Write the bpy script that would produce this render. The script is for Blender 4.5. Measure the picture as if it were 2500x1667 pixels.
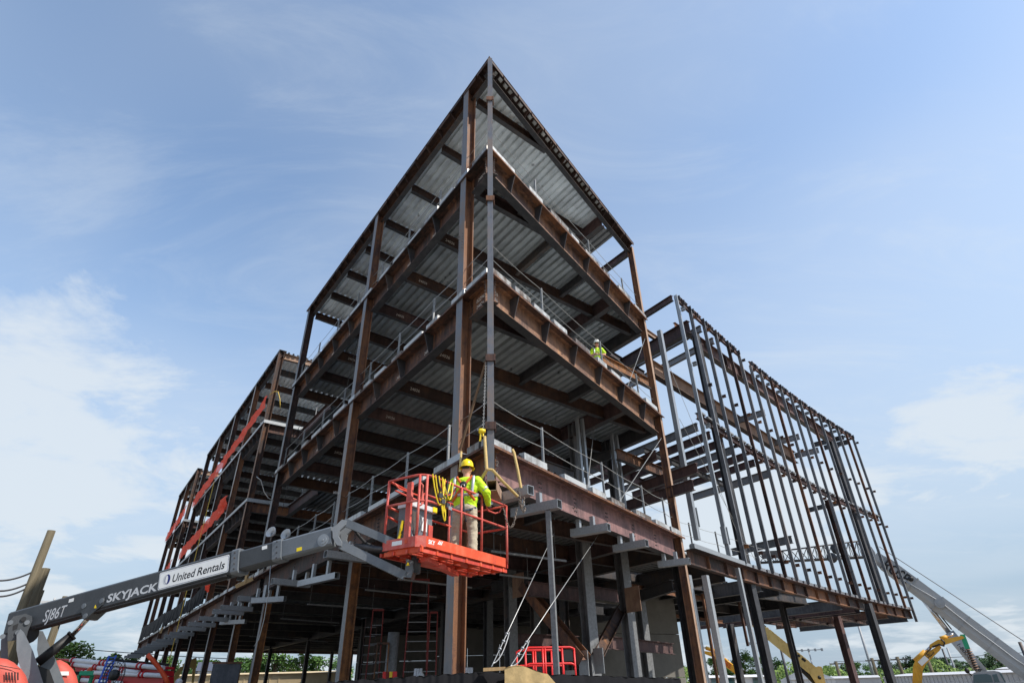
import bpy, bmesh, math, random
from mathutils import Vector, Matrix
random.seed(11)
V3 = Vector
R = math.radians
for o in list(bpy.data.objects): bpy.data.objects.remove(o)
scene = bpy.context.scene
COL = scene.collection
# ------------------------------------------------------------------ camera
CAM_H = 1.6
PITCH, ROLL, FPX = R(31.21), R(-1.40), 1404.0
fwd = V3((0, math.cos(PITCH), math.sin(PITCH)))
rgt0 = V3((1, 0, 0)); up0 = rgt0.cross(fwd)
rgt = rgt0 * math.cos(ROLL) + up0 * math.sin(ROLL)
upv = -rgt0 * math.sin(ROLL) + up0 * math.cos(ROLL)
cd = bpy.data.cameras.new('camera'); cam = bpy.data.objects.new('camera', cd); COL.objects.link(cam)
cd.sensor_width = 36.0; cd.lens = FPX / 2500 * 36.0; cd.clip_end = 3000; cd.clip_start = 0.05
cam.matrix_world = Matrix(((rgt.x, upv.x, -fwd.x, 0), (rgt.y, upv.y, -fwd.y, 0), (rgt.z, upv.z, -fwd.z, CAM_H), (0, 0, 0, 1)))
scene.camera = cam
CAMP = V3((0, 0, CAM_H))
# ------------------------------------------------------------------ sky, sun, exposure
SUN_AZ, SUN_EL = 113.0, 47.0
world = bpy.data.worlds.new('World'); scene.world = world; world.use_nodes = True
wn, wl = world.node_tree.nodes, world.node_tree.links
for n in list(wn): wn.remove(n)
def wnode(t, **k):
    n = wn.new(t)
    for a, b in k.items(): setattr(n, a, b)
    return n
sky = wnode('ShaderNodeTexSky', sky_type='NISHITA', sun_disc=False, sun_elevation=R(SUN_EL), sun_rotation=R(SUN_AZ), altitude=200, air_density=1.0, dust_density=0.7, ozone_density=1.0)
tc = wnode('ShaderNodeTexCoord'); sep = wnode('ShaderNodeSeparateXYZ'); wl.new(tc.outputs['Generated'], sep.inputs[0])
def wmath(op, a, b=None, clamp=False):
    n = wnode('ShaderNodeMath', operation=op, use_clamp=clamp)
    for i, v in enumerate((a, b)):
        if v is None: continue
        if isinstance(v, (int, float)): n.inputs[i].default_value = v
        else: wl.new(v, n.inputs[i])
    return n.outputs[0]
zc = wmath('ADD', wmath('MAXIMUM', sep.outputs['Z'], 0.0), 0.16)
comb = wnode('ShaderNodeCombineXYZ')
wl.new(wmath('DIVIDE', sep.outputs['X'], zc), comb.inputs[0]); wl.new(wmath('DIVIDE', sep.outputs['Y'], zc), comb.inputs[1])
def cloud_noise(scale, detail, rough, dist, off, rot=0, sc=(1, 1, 1)):
    mp = wnode('ShaderNodeMapping'); mp.inputs['Location'].default_value = off; mp.inputs['Rotation'].default_value = (0, 0, R(rot)); mp.inputs['Scale'].default_value = sc
    wl.new(comb.outputs[0], mp.inputs[0])
    n = wnode('ShaderNodeTexNoise'); n.inputs['Scale'].default_value = scale; n.inputs['Detail'].default_value = detail
    n.inputs['Roughness'].default_value = rough; n.inputs['Distortion'].default_value = dist
    wl.new(mp.outputs[0], n.inputs['Vector']); return n.outputs['Fac']
def wramp(x, a, b):
    n = wnode('ShaderNodeMapRange', interpolation_type='SMOOTHSTEP'); n.inputs['From Min'].default_value = a; n.inputs['From Max'].default_value = b
    wl.new(x, n.inputs['Value']); return n.outputs[0]
CL_OFF = (16.9, 4.6, 0); VEIL_OFF = (2.2, 7.7, 3)
big = cloud_noise(0.55, 4, .5, .2, CL_OFF)
det = cloud_noise(2.4, 9, .62, .35, (7.1, 3.3, 1))
wisp = cloud_noise(1.5, 10, .66, .9, (4.7, 9.9, 2), rot=35, sc=(1, 2.6, 1))
low = wramp(sep.outputs['Z'], .62, .12)                    # heaped cloud thickens towards the horizon, as cloud banks do
cumulus = wramp(wmath('ADD', wmath('ADD', wmath('MULTIPLY', big, .9), wmath('MULTIPLY', det, .42)), wmath('MULTIPLY', low, .16)), .795, .90)
veil = cloud_noise(.42, 3, .5, .3, VEIL_OFF)                 # broad thin sheet of high cloud, streaked
cirrus = wmath('MULTIPLY', wmath('ADD', wramp(veil, .40, .64), wmath('MULTIPLY', wramp(wisp, .46, .78), .5)), .37, True)
cover = wmath('MAXIMUM', wmath('MULTIPLY', cumulus, .82), cirrus)
hz = wnode('ShaderNodeMix', data_type='RGBA'); hz.inputs['B'].default_value = (1.45, 1.78, 2.35, 1)      # summer haze low down
wl.new(wmath('MULTIPLY', wramp(sep.outputs['Z'], .62, .0), .92), hz.inputs['Factor']); wl.new(sky.outputs[0], hz.inputs['A'])
mixc = wnode('ShaderNodeMix', data_type='RGBA'); wl.new(cover, mixc.inputs['Factor'])
mixc.inputs['B'].default_value = (3.15, 3.25, 3.5, 1)
wl.new(hz.outputs['Result'], mixc.inputs['A'])
bg = wnode('ShaderNodeBackground'); bg.inputs['Strength'].default_value = 0.15
tint = wnode('ShaderNodeVectorMath', operation='MULTIPLY'); tint.inputs[1].default_value = (.955, 1.0, .985)
wl.new(mixc.outputs['Result'], tint.inputs[0]); wl.new(tint.outputs[0], bg.inputs['Color'])
wo = wnode('ShaderNodeOutputWorld'); wl.new(bg.outputs[0], wo.inputs[0])
sd = bpy.data.lights.new('sun', 'SUN'); sd.energy = 3.2; sd.angle = R(0.55); sd.color = (1, .94, .85)
sun = bpy.data.objects.new('sun', sd); COL.objects.link(sun)
sundir = V3((math.sin(R(SUN_AZ)) * math.cos(R(SUN_EL)), math.cos(R(SUN_AZ)) * math.cos(R(SUN_EL)), math.sin(R(SUN_EL))))
sun.rotation_euler = sundir.to_track_quat('Z', 'Y').to_euler(); sun.location = (30, -10, 60)
vs = scene.view_settings; vs.view_transform = 'Standard'; vs.look = 'None'; vs.gamma = 1; vs.use_curve_mapping = False; vs.exposure = 0.78
# ------------------------------------------------------------------ materials
MATS = {}
def nmat(name):
    m = bpy.data.materials.new(name); m.use_nodes = True; MATS[name] = m
    nt = m.node_tree; return m, nt.nodes, nt.links, nt.nodes['Principled BSDF']
def plain(name, col, rough=.6, metal=0, var=.12, scale=9.0, bump=0.0, spec=.4, stretch=(1, 1, 1), rnd=.0, spots=0):
    """one colour with fine mottling, optional bump, optional per-object brightness shift"""
    m, N, L, b = nmat(name)
    g = N.new('ShaderNodeNewGeometry'); mp = N.new('ShaderNodeMapping'); mp.inputs['Scale'].default_value = stretch
    L.new(g.outputs['Position'], mp.inputs[0])
    n = N.new('ShaderNodeTexNoise'); n.inputs['Scale'].default_value = scale; n.inputs['Detail'].default_value = 6; n.inputs['Roughness'].default_value = .62
    L.new(mp.outputs[0], n.inputs['Vector'])
    r = N.new('ShaderNodeMapRange'); r.inputs['From Min'].default_value = .25; r.inputs['From Max'].default_value = .75
    r.inputs['To Min'].default_value = 1 - var; r.inputs['To Max'].default_value = 1 + var; L.new(n.outputs['Fac'], r.inputs['Value'])
    val = r.outputs[0]
    if rnd:
        oi = N.new('ShaderNodeObjectInfo'); rr = N.new('ShaderNodeMapRange'); rr.inputs['To Min'].default_value = 1 - rnd; rr.inputs['To Max'].default_value = 1 + rnd
        L.new(oi.outputs['Random'], rr.inputs['Value']); mu = N.new('ShaderNodeMath'); mu.operation = 'MULTIPLY'; L.new(val, mu.inputs[0]); L.new(rr.outputs[0], mu.inputs[1]); val = mu.outputs[0]
    if spots:                                   # scattered weld burns and stains
        vo = N.new('ShaderNodeTexVoronoi'); vo.inputs['Scale'].default_value = spots; L.new(g.outputs['Position'], vo.inputs['Vector'])
        sr = N.new('ShaderNodeMapRange'); sr.inputs['From Min'].default_value = .05; sr.inputs['From Max'].default_value = .16; sr.inputs['To Min'].default_value = .35; sr.inputs['To Max'].default_value = 1; L.new(vo.outputs['Distance'], sr.inputs['Value'])
        m2 = N.new('ShaderNodeMath'); m2.operation = 'MULTIPLY'; L.new(val, m2.inputs[0]); L.new(sr.outputs[0], m2.inputs[1]); val = m2.outputs[0]
    h = N.new('ShaderNodeVectorMath'); h.operation = 'SCALE'; h.inputs[0].default_value = col[:3]; L.new(val, h.inputs['Scale'])
    L.new(h.outputs[0], b.inputs['Base Color'])
    b.inputs['Roughness'].default_value = rough; b.inputs['Metallic'].default_value = metal; b.inputs['Specular IOR Level'].default_value = spec
    if bump:
        bp = N.new('ShaderNodeBump'); bp.inputs['Strength'].default_value = bump; bp.inputs['Distance'].default_value = .02
        L.new(n.outputs['Fac'], bp.inputs['Height']); L.new(bp.outputs[0], b.inputs['Normal'])
    return m
def rusty(name, dark, mid, light, rough=.72, lo=.34, hi=.66, streak=.5, metal=0.0, rnd=.22):
    """weathered steel: patches between three tones, vertical run-off streaks, per-piece shift"""
    m, N, L, b = nmat(name)
    g = N.new('ShaderNodeNewGeometry')
    oi = N.new('ShaderNodeObjectInfo')
    ad = N.new('ShaderNodeVectorMath'); ad.operation = 'MULTIPLY_ADD'; ad.inputs[1].default_value = (17, 23, 31)
    cx = N.new('ShaderNodeCombineXYZ'); [L.new(oi.outputs['Random'], cx.inputs[i]) for i in range(3)]
    L.new(cx.outputs[0], ad.inputs[0]); L.new(g.outputs['Position'], ad.inputs[2])
    n1 = N.new('ShaderNodeTexNoise'); n1.inputs['Scale'].default_value = .9; n1.inputs['Detail'].default_value = 8; n1.inputs['Roughness'].default_value = .68; n1.inputs['Distortion'].default_value = .5
    L.new(ad.outputs[0], n1.inputs['Vector'])
    mp = N.new('ShaderNodeMapping'); mp.inputs['Scale'].default_value = (7, 7, .6); L.new(ad.outputs[0], mp.inputs[0])
    n2 = N.new('ShaderNodeTexNoise'); n2.inputs['Scale'].default_value = 1.2; n2.inputs['Detail'].default_value = 5; L.new(mp.outputs[0], n2.inputs['Vector'])
    n3 = N.new('ShaderNodeTexNoise'); n3.inputs['Scale'].default_value = 38; n3.inputs['Detail'].default_value = 4; L.new(g.outputs['Position'], n3.inputs['Vector'])
    def ma(op, a, bb, c=None):
        q = N.new('ShaderNodeMath'); q.operation = op
        for i, v in enumerate((a, bb, c)):
            if v is None: continue
            if isinstance(v, (int, float)): q.inputs[i].default_value = v
            else: L.new(v, q.inputs[i])
        return q.outputs[0]
    n4 = N.new('ShaderNodeTexNoise'); n4.inputs['Scale'].default_value = 4.5; n4.inputs['Detail'].default_value = 6; n4.inputs['Roughness'].default_value = .7; L.new(ad.outputs[0], n4.inputs['Vector'])
    f = ma('ADD', ma('MULTIPLY', n1.outputs['Fac'], .9 - streak * .6), ma('MULTIPLY', n2.outputs['Fac'], streak * .6))
    f = ma('ADD', f, ma('MULTIPLY', n4.outputs['Fac'], .35)); f = ma('SUBTRACT', f, .125)
    f = ma('ADD', f, ma('MULTIPLY', ma('SUBTRACT', n3.outputs['Fac'], .5), .14))
    f = ma('ADD', f, ma('MULTIPLY', ma('SUBTRACT', oi.outputs['Random'], .5), rnd))
    cr = N.new('ShaderNodeValToRGB'); e = cr.color_ramp.elements
    e[0].position = lo; e[0].color = (*dark, 1); e[1].position = hi; e[1].color = (*light, 1)
    k = cr.color_ramp.elements.new((lo + hi) / 2); k.color = (*mid, 1)
    L.new(f, cr.inputs[0]); L.new(cr.outputs[0], b.inputs['Base Color'])
    rg = N.new('ShaderNodeMapRange'); rg.inputs['From Min'].default_value = .3; rg.inputs['From Max'].default_value = .7; rg.inputs['To Min'].default_value = rough - .12; rg.inputs['To Max'].default_value = min(1, rough + .12)
    L.new(n1.outputs['Fac'], rg.inputs['Value']); L.new(rg.outputs[0], b.inputs['Roughness'])
    b.inputs['Metallic'].default_value = metal; b.inputs['Specular IOR Level'].default_value = .35
    bp = N.new('ShaderNodeBump'); bp.inputs['Strength'].default_value = .25; bp.inputs['Distance'].default_value = .006
    L.new(n3.outputs['Fac'], bp.inputs['Height']); L.new(bp.outputs[0], b.inputs['Normal'])
    return m
rusty('rust', (.026, .018, .017), (.085, .044, .034), (.20, .092, .046), lo=.37, hi=.63)
rusty('rust_orange', (.032, .019, .016), (.115, .052, .026), (.30, .13, .045), lo=.36, hi=.66)
rusty('oxide', (.028, .019, .020), (.068, .040, .040), (.13, .074, .066), lo=.36, hi=.66)
rusty('dark_steel', (.034, .034, .038), (.065, .064, .068), (.12, .088, .070), rough=.5, lo=.34, hi=.72, metal=.25)
rusty('stud_steel', (.10, .102, .11), (.20, .202, .212), (.27, .21, .17), rough=.45, lo=.3, hi=.78, metal=.35)
rusty('mill_scale', (.075, .08, .09), (.145, .15, .165), (.21, .155, .12), rough=.5, lo=.33, hi=.74, metal=.3)
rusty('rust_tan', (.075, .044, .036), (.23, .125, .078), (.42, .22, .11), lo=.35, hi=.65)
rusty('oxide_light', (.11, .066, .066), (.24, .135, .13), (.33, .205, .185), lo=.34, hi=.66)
rusty('rust_dark', (.022, .014, .013), (.045, .025, .021), (.095, .048, .030))
rusty('tan_steel', (.16, .09, .06), (.27, .17, .115), (.36, .25, .18), lo=.3, hi=.7)
plain('galv', (.31, .325, .34), .42, .5, .2, 22, rnd=.12)
plain('galv_dull', (.19, .195, .20), .6, .3, .3, 12, rnd=.15)
rusty('form_plate', (.10, .07, .05), (.27, .265, .255), (.44, .45, .45), rough=.5, lo=.33, hi=.55, metal=.3, rnd=.3)
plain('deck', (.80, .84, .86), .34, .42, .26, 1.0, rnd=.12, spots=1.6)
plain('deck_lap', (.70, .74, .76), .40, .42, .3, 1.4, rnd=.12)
plain('deck_mid', (.43, .46, .475), .34, .42, .28, 1.0, rnd=.14, spots=1.6)  # the roof deck again, with the shade of the middle floors put into its colour
plain('deck_mid_lap', (.37, .395, .41), .40, .42, .32, 1.4, rnd=.14)  # lap strips of the same deck, that shade in the colour too
plain('deck_dark', (.17, .18, .185), .4, .5, .25, 3.0, rnd=.15)  # the same deck once more, deeper shade of low and recessed soffits in its colour
plain('concrete', (.185, .175, .155), .9, 0, .18, 1.6, bump=.3, spec=.2)
plain('concrete_joint', (.17, .16, .145), .95, 0, .1)
plain('cable', (.42, .42, .41), .45, .6)
plain('cable_dark', (.07, .07, .075), .6, .2)
plain('strap', (.52, .37, .15), .85, 0, .22, 30)
plain('strap_brown', (.16, .10, .06), .85, 0, .2, 30)
plain('chain', (.20, .165, .14), .55, .6)
plain('hoist_yellow', (.75, .56, .02), .4)
plain('orange_net', (.80, .075, .03), .8, 0, .3, 6)
plain('rope_yellow', (.62, .42, .08), .8)
plain('wood', (.38, .25, .12), .85, 0, .25, 8, stretch=(3, 3, .4))
plain('pole_wood', (.115, .095, .06), .9, 0, .4, 5, bump=.5, stretch=(4, 4, .25))
rusty('lift_red', (.24, .035, .025), (.55, .055, .030), (.62, .15, .10), rough=.46, lo=.28, hi=.72, rnd=.1)
rusty('lift_red_worn', (.26, .045, .035), (.52, .075, .055), (.62, .20, .16), rough=.5, lo=.30, hi=.68, rnd=.1)
rusty('lift_orange', (.30, .05, .025), (.64, .075, .022), (.66, .17, .09), rough=.48, lo=.28, hi=.72, rnd=.1)
rusty('boom_grey', (.035, .038, .042), (.055, .060, .066), (.085, .088, .09), rough=.45, lo=.25, hi=.8, rnd=.08)
rusty('boom_light', (.085, .095, .105), (.135, .15, .168), (.18, .19, .20), rough=.42, lo=.25, hi=.8, rnd=.08)
plain('boom_white', (.24, .26, .28), .4, .1, .1, 3)
plain('black', (.012, .012, .013), .55)
plain('rubber', (.02, .02, .021), .7)
plain('chrome', (.55, .5, .46), .2, .9)
plain('white', (.80, .80, .78), .5, 0, .06)
plain('letter_grey', (.55, .56, .57), .55)
plain('letter_navy', (.01, .02, .16), .5)
plain('letter_black', (.012, .012, .013), .5)
plain('letter_red', (.45, .02, .015), .5)
plain('chalk', (.62, .58, .54), .9)
rusty('hood_red', (.40, .07, .05), (.50, .085, .06), (.54, .13, .10), rough=.58, lo=.25, hi=.8, rnd=.05)
plain('hivis', (.50, .76, .015), .75, 0, .1, 12)
plain('reflective', (.42, .43, .43), .4, .2)
plain('harness', (.55, .11, .02), .8)
plain('khaki', (.42, .36, .265), .9, 0, .14, 10)
plain('skin', (.52, .25, .17), .55, 0, .06)
plain('boot', (.10, .06, .035), .7)
plain('helmet_yellow', (.85, .62, .01), .28)
plain('helmet_white', (.72, .72, .70), .3)
plain('glasses', (.015, .015, .016), .2)
plain('denim', (.05, .06, .09), .9)
plain('dark_shirt', (.035, .04, .045), .9)
plain('glove', (.42, .42, .40), .9)
plain('sheet_black', (.011, .011, .013), .7, 0, .3, 4, spec=.12)
plain('burlap', (.46, .33, .155), .95, 0, .22, 14, bump=.3)
plain('crane_white', (.36, .365, .365), .45, 0, .1, 1.2)
plain('crane_grey', (.30, .31, .32), .5, 0, .1, 2)
rusty('boom_yellow', (.35, .22, .07), (.60, .43, .15), (.66, .50, .22), rough=.5, lo=.28, hi=.74, rnd=.08)
rusty('excavator_yellow', (.35, .18, .03), (.66, .34, .03), (.70, .42, .09), rough=.5, lo=.28, hi=.76, rnd=.08)
plain('pump_red', (.42, .012, .018), .4, 0, .15, 2)
plain('pipe_white', (.62, .62, .64), .4)
plain('green_paint', (.02, .32, .16), .5)
plain('blue_paint', (.03, .09, .42), .5)
plain('red_paint', (.60, .018, .018), .4)
plain('ladder_red', (.16, .018, .014), .6)
plain('siding', (.50, .50, .51), .6, .1, .08, 2)
plain('trailer', (.62, .62, .62), .7)
plain('tan_wall', (.55, .43, .26), .9, 0, .1, 2)
plain('roof_dark', (.07, .08, .11), .8)
plain('bark', (.10, .075, .05), .95, 0, .3, 6)
MATS['orange_net'].node_tree.nodes['Principled BSDF'].inputs['Alpha'].default_value = .82      # woven mesh lets some light through
plain('caution', (.85, .62, .01), .5)
plain('insulator', (.45, .46, .47), .4)
m, N, L, b = nmat('glass'); b.inputs['Base Color'].default_value = (.03, .07, .08, 1); b.inputs['Roughness'].default_value = .05; b.inputs['Specular IOR Level'].default_value = .8
def leafmat(name, c1, c2):
    m, N, L, b = nmat(name)
    oi = N.new('ShaderNodeNewGeometry'); cr = N.new('ShaderNodeValToRGB'); e = cr.color_ramp.elements
    e[0].color = (*c1, 1); e[1].color = (*c2, 1); L.new(oi.outputs['Random Per Island'], cr.inputs[0]); L.new(cr.outputs[0], b.inputs['Base Color'])
    b.inputs['Roughness'].default_value = .75; b.inputs['Specular IOR Level'].default_value = .2
    try: b.inputs['Subsurface Weight'].default_value = 0
    except Exception: pass
leafmat('leaf_dark', (.022, .052, .018), (.065, .12, .04))
leafmat('leaf_mid', (.035, .085, .02), (.105, .19, .05))
leafmat('leaf_light', (.07, .13, .022), (.20, .28, .07))
def groundmat():
    m, N, L, b = nmat('ground_soil')
    g = N.new('ShaderNodeNewGeometry'); n = N.new('ShaderNodeTexNoise'); n.inputs['Scale'].default_value = .15; n.inputs['Detail'].default_value = 10; n.inputs['Roughness'].default_value = .7
    L.new(g.outputs['Position'], n.inputs['Vector']); cr = N.new('ShaderNodeValToRGB'); e = cr.color_ramp.elements
    e[0].position = .3; e[0].color = (.17, .145, .11, 1); e[1].position = .7; e[1].color = (.36, .32, .26, 1)
    L.new(n.outputs['Fac'], cr.inputs[0]); L.new(cr.outputs[0], b.inputs['Base Color']); b.inputs['Roughness'].default_value = .95
    n2 = N.new('ShaderNodeTexNoise'); n2.inputs['Scale'].default_value = 6; n2.inputs['Detail'].default_value = 8; L.new(g.outputs['Position'], n2.inputs['Vector'])
    bp = N.new('ShaderNodeBump'); bp.inputs['Strength'].default_value = .6; bp.inputs['Distance'].default_value = .08; L.new(n2.outputs['Fac'], bp.inputs['Height']); L.new(bp.outputs[0], b.inputs['Normal'])
groundmat()
# ------------------------------------------------------------------ building blocks
ABS = {}
def thing(name, label, cat, loc=(0, 0, 0), group=None):
    o = bpy.data.objects.new(name, None); COL.objects.link(o); o.empty_display_size = .2
    o.location = loc; ABS[o.name] = V3(loc); o['label'] = label; o['category'] = cat
    if group: o['group'] = group
    return o
def tag(o, label=None, cat=None, group=None, kind=None):
    if label: o['label'] = label
    if cat: o['category'] = cat
    if group: o['group'] = group
    if kind: o['kind'] = kind
    return o
def put(name, me, loc, parent=None):
    o = bpy.data.objects.new(name, me); COL.objects.link(o); loc = V3(loc)
    ABS[o.name] = loc.copy()
    if parent is not None:
        o.parent = parent; o.location = loc - ABS[parent.name]
    else: o.location = loc
    return o
def unit(v): v = V3(v); return v.normalized() if v.length > 1e-9 else V3((0, 0, 1))
def frame(d, up=(0, 0, 1)):
    d = unit(d); up = V3(up)
    if abs(d.dot(unit(up))) > .995: up = V3((0, 1, 0)) if abs(d.y) < .9 else V3((1, 0, 0))
    s = unit(d.cross(up)); return d, s, unit(s.cross(d))
class MB:
    def __init__(self): self.v = []; self.f = []; self.m = []; self.s = []
    def add(self, vs, fs, mi=0, smooth=False):
        k = len(self.v); self.v += [V3(p) for p in vs]
        for f in fs: self.f.append([k + i for i in f]); self.m.append(mi); self.s.append(smooth)
        return self
    def box(self, c, ax, ay, az, mi=0):
        c, ax, ay, az = V3(c), V3(ax), V3(ay), V3(az)
        vs = [c + ax * i + ay * j + az * k for k in (-1, 1) for j in (-1, 1) for i in (-1, 1)]
        fs = [(0, 2, 3, 1), (4, 5, 7, 6), (0, 1, 5, 4), (2, 6, 7, 3), (0, 4, 6, 2), (1, 3, 7, 5)]
        if ax.cross(ay).dot(az) < 0: fs = [f[::-1] for f in fs]
        return self.add(vs, fs, mi)
    def bar(self, p0, p1, w, h, up=(0, 0, 1), mi=0):
        p0, p1 = V3(p0), V3(p1); d, s, u = frame(p1 - p0, up)
        return self.box((p0 + p1) / 2, d * ((p1 - p0).length / 2), s * (w / 2), u * (h / 2), mi)
    def extrude(self, poly, d, mi=0, smooth=False, caps=True):
        """poly: list of 3-D points, extruded along vector d"""
        n = len(poly); d = V3(d); vs = [V3(p) for p in poly] + [V3(p) + d for p in poly]
        nr = V3((0, 0, 0))
        for i in range(n): nr += V3(poly[i]).cross(V3(poly[(i + 1) % n]))
        flip = nr.dot(d) > 0
        sd = [(i, (i + 1) % n, n + (i + 1) % n, n + i) for i in range(n)]
        if not flip: sd = [q[::-1] for q in sd]
        self.add(vs, sd, mi, smooth)
        if caps:
            c = [tuple(range(n)), tuple(range(2 * n - 1, n - 1, -1))]
            if flip: c = [q[::-1] for q in c]
            k = len(self.v) - 2 * n
            for q in c: self.f.append([k + i for i in q]); self.m.append(mi); self.s.append(False)
        return self
    def ibeam(self, p0, p1, d, bf, tf=.022, tw=.014, up=(0, 0, 1), top=True, mi=0, mi_flange=None):
        p0, p1 = V3(p0), V3(p1); dr, s, u = frame(p1 - p0, up); o = -u * d / 2 if top else V3((0, 0, 0))
        h = d / 2; b = bf / 2; w = tw / 2
        pr = [(-b, -h), (b, -h), (b, -h + tf), (w, -h + tf), (w, h - tf), (b, h - tf), (b, h), (-b, h), (-b, h - tf), (-w, h - tf), (-w, -h + tf), (-b, -h + tf)]
        vs = [q + o + s * x + u * y for q in (p0, p1) for x, y in pr]; n = 12
        fs = []; ms = []
        for i in range(n):
            fs.append((i, (i + 1) % n, n + (i + 1) % n, n + i)[::-1]); ms.append(mi_flange if (mi_flange is not None and i in (0, 6)) else mi)
        k = len(self.v); self.v += vs
        for f, q in zip(fs, ms): self.f.append([k + i for i in f]); self.m.append(q); self.s.append(False)
        for base, fl in ((0, False), (n, True)):
            for q in ((0, 1, 2, 11), (11, 2, 3, 10), (10, 3, 4, 9), (9, 4, 5, 8), (8, 5, 6, 7)):
                q = [k + base + i for i in q]; self.f.append(q[::-1] if fl else q); self.m.append(mi); self.s.append(False)
        return self
    def tube(self, pts, r, n=8, mi=0, caps=True, r1=None, closed=False):
        pts = [V3(p) for p in pts]; k = len(self.v); m = len(pts)
        ref = None
        for i, p in enumerate(pts):
            if closed: t = pts[(i + 1) % m] - pts[i - 1]
            else: t = pts[min(i + 1, m - 1)] - pts[max(i - 1, 0)]
            d, s, u = frame(t, ref if ref is not None else (0, 0, 1)); ref = u
            rr = r if r1 is None else r + (r1 - r) * i / max(1, m - 1)
            for j in range(n):
                a = 2 * math.pi * j / n; self.v.append(p + s * math.cos(a) * rr + u * math.sin(a) * rr)
        for i in range(m if closed else m - 1):
            i2 = (i + 1) % m
            for j in range(n):
                self.f.append([k + i * n + j, k + i * n + (j + 1) % n, k + i2 * n + (j + 1) % n, k + i2 * n + j]); self.m.append(mi); self.s.append(n > 5)
        if caps and not closed:
            self.f.append([k + j for j in range(n)][::-1]); self.m.append(mi); self.s.append(False)
            self.f.append([k + (m - 1) * n + j for j in range(n)]); self.m.append(mi); self.s.append(False)
        return self
    def lathe(self, c, axis, prof, n=16, mi=0, sx=1.0, ref=(0, 0, 1), sm=True):
        """prof: (radius, height along axis) pairs; sx squashes one side axis"""
        d, s, u = frame(axis, ref); c = V3(c); k = len(self.v)
        for r, h in prof:
            for j in range(n):
                a = 2 * math.pi * j / n; self.v.append(c + d * h + s * math.cos(a) * r * sx + u * math.sin(a) * r)
        for i in range(len(prof) - 1):
            for j in range(n):
                self.f.append([k + i * n + j, k + i * n + (j + 1) % n, k + (i + 1) * n + (j + 1) % n, k + (i + 1) * n + j]); self.m.append(mi); self.s.append(sm)
        return self
    def mesh(self, name, mats, origin):
        me = bpy.data.meshes.new(name); o = V3(origin)
        me.from_pydata([tuple(p - o) for p in self.v], [], self.f)
        for q in mats: me.materials.append(MATS[q])
        me.polygons.foreach_set('material_index', self.m); me.polygons.foreach_set('use_smooth', self.s); me.update()
        return me
    def build(self, name, mats, parent=None, origin=None):
        if isinstance(mats, str): mats = [mats]
        if origin is None:
            lo = V3([min(p[i] for p in self.v) for i in range(3)]); hi = V3([max(p[i] for p in self.v) for i in range(3)]); origin = (lo + hi) / 2
        return put(name, self.mesh(name, mats, origin), origin, parent)
def text(name, body, mat, origin, xdir, ydir, size, parent=None, shear=0, bold=0, width=None, extrude=.002, spacing=1.0):
    cu = bpy.data.curves.new(name, 'FONT'); cu.body = body; cu.size = 1; cu.shear = shear; cu.offset = bold; cu.extrude = 0; cu.space_character = spacing; cu.resolution_u = 3
    to = bpy.data.objects.new('tmp_text', cu); COL.objects.link(to); bpy.context.view_layer.update()
    me = bpy.data.meshes.new_from_object(to.evaluated_get(bpy.context.evaluated_depsgraph_get())); bpy.data.objects.remove(to)
    x, y = unit(xdir), unit(ydir); z = x.cross(y)
    xs = [v.co.x for v in me.vertices]; x0, x1 = min(xs), max(xs); kx = size if width is None else width / (x1 - x0)
    for v in me.vertices:
        p = v.co.copy(); v.co = x * (p.x - x0) * kx + y * p.y * size + z * .0
    me.materials.clear(); me.materials.append(MATS[mat]); me.name = name
    return put(name, me, V3(origin), parent)
# pixel of the photograph (2500 wide) -> ray, used to lay out real positions at known heights or distances
def ray(x, y):
    return rgt * ((x - 1250) / FPX) + upv * (-(y - 833.5) / FPX) + fwd
def atz(x, y, z):
    d = ray(x, y); return CAMP + d * ((z - CAM_H) / d.z)
def atr(x, y, r):
    d = ray(x, y); return CAMP + d * (r / math.hypot(d.x, d.y))
def atpl(x, y, p0, n):
    d = ray(x, y); n = V3((n[0], n[1], 0)); return CAMP + d * (n.dot(V3((p0[0], p0[1], 0)) - CAMP) / n.dot(d))
def az(deg): return V3((math.sin(R(deg)), math.cos(R(deg)), 0))
UP = V3((0, 0, 1))
# ------------------------------------------------------------------ plan of the place (metres, camera over the origin)
dL, dP, dR, dW = az(-35.8), az(50), az(34), az(42.7)
nW = V3((-dW.y, dW.x, 0))
C0 = V3((-.547, 11.988, 0)); A0 = V3((6.75, 23.55, 0))
outL, outR = az(234.2), az(124)
inL, inR = -outL, -outR
F2, F3, F4 = 6.45, 11.28, 16.10
def S(s, t, z): return C0 + dL * s + dP * t + UP * z
def RL(r, l, z): return C0 + dR * r + dL * l + UP * z
def bulge(s): return .65 * (1 - ((s - 17.5) / 17.5) ** 2)
def WP(s, off, z): return A0 + dW * s + nW * (off + bulge(s)) + UP * z
def zroof(s, t): return 20.50 + .03 * s - .012 * t
KR = .294                       # the right-hand face cuts the plan at s = KR * t
# ground
g = MB(); g.add([(-900, -300, 0), (900, -300, 0), (900, 1500, 0), (-900, 1500, 0)], [(0, 1, 2, 3)])
tag(g.build('ground', 'ground_soil'), kind='structure')
g = MB(); g.box(S(33, 15, .055), dL * 33, dP * 15.5, UP * .05); tag(g.build('floor_slab', 'concrete'), kind='structure')

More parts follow.
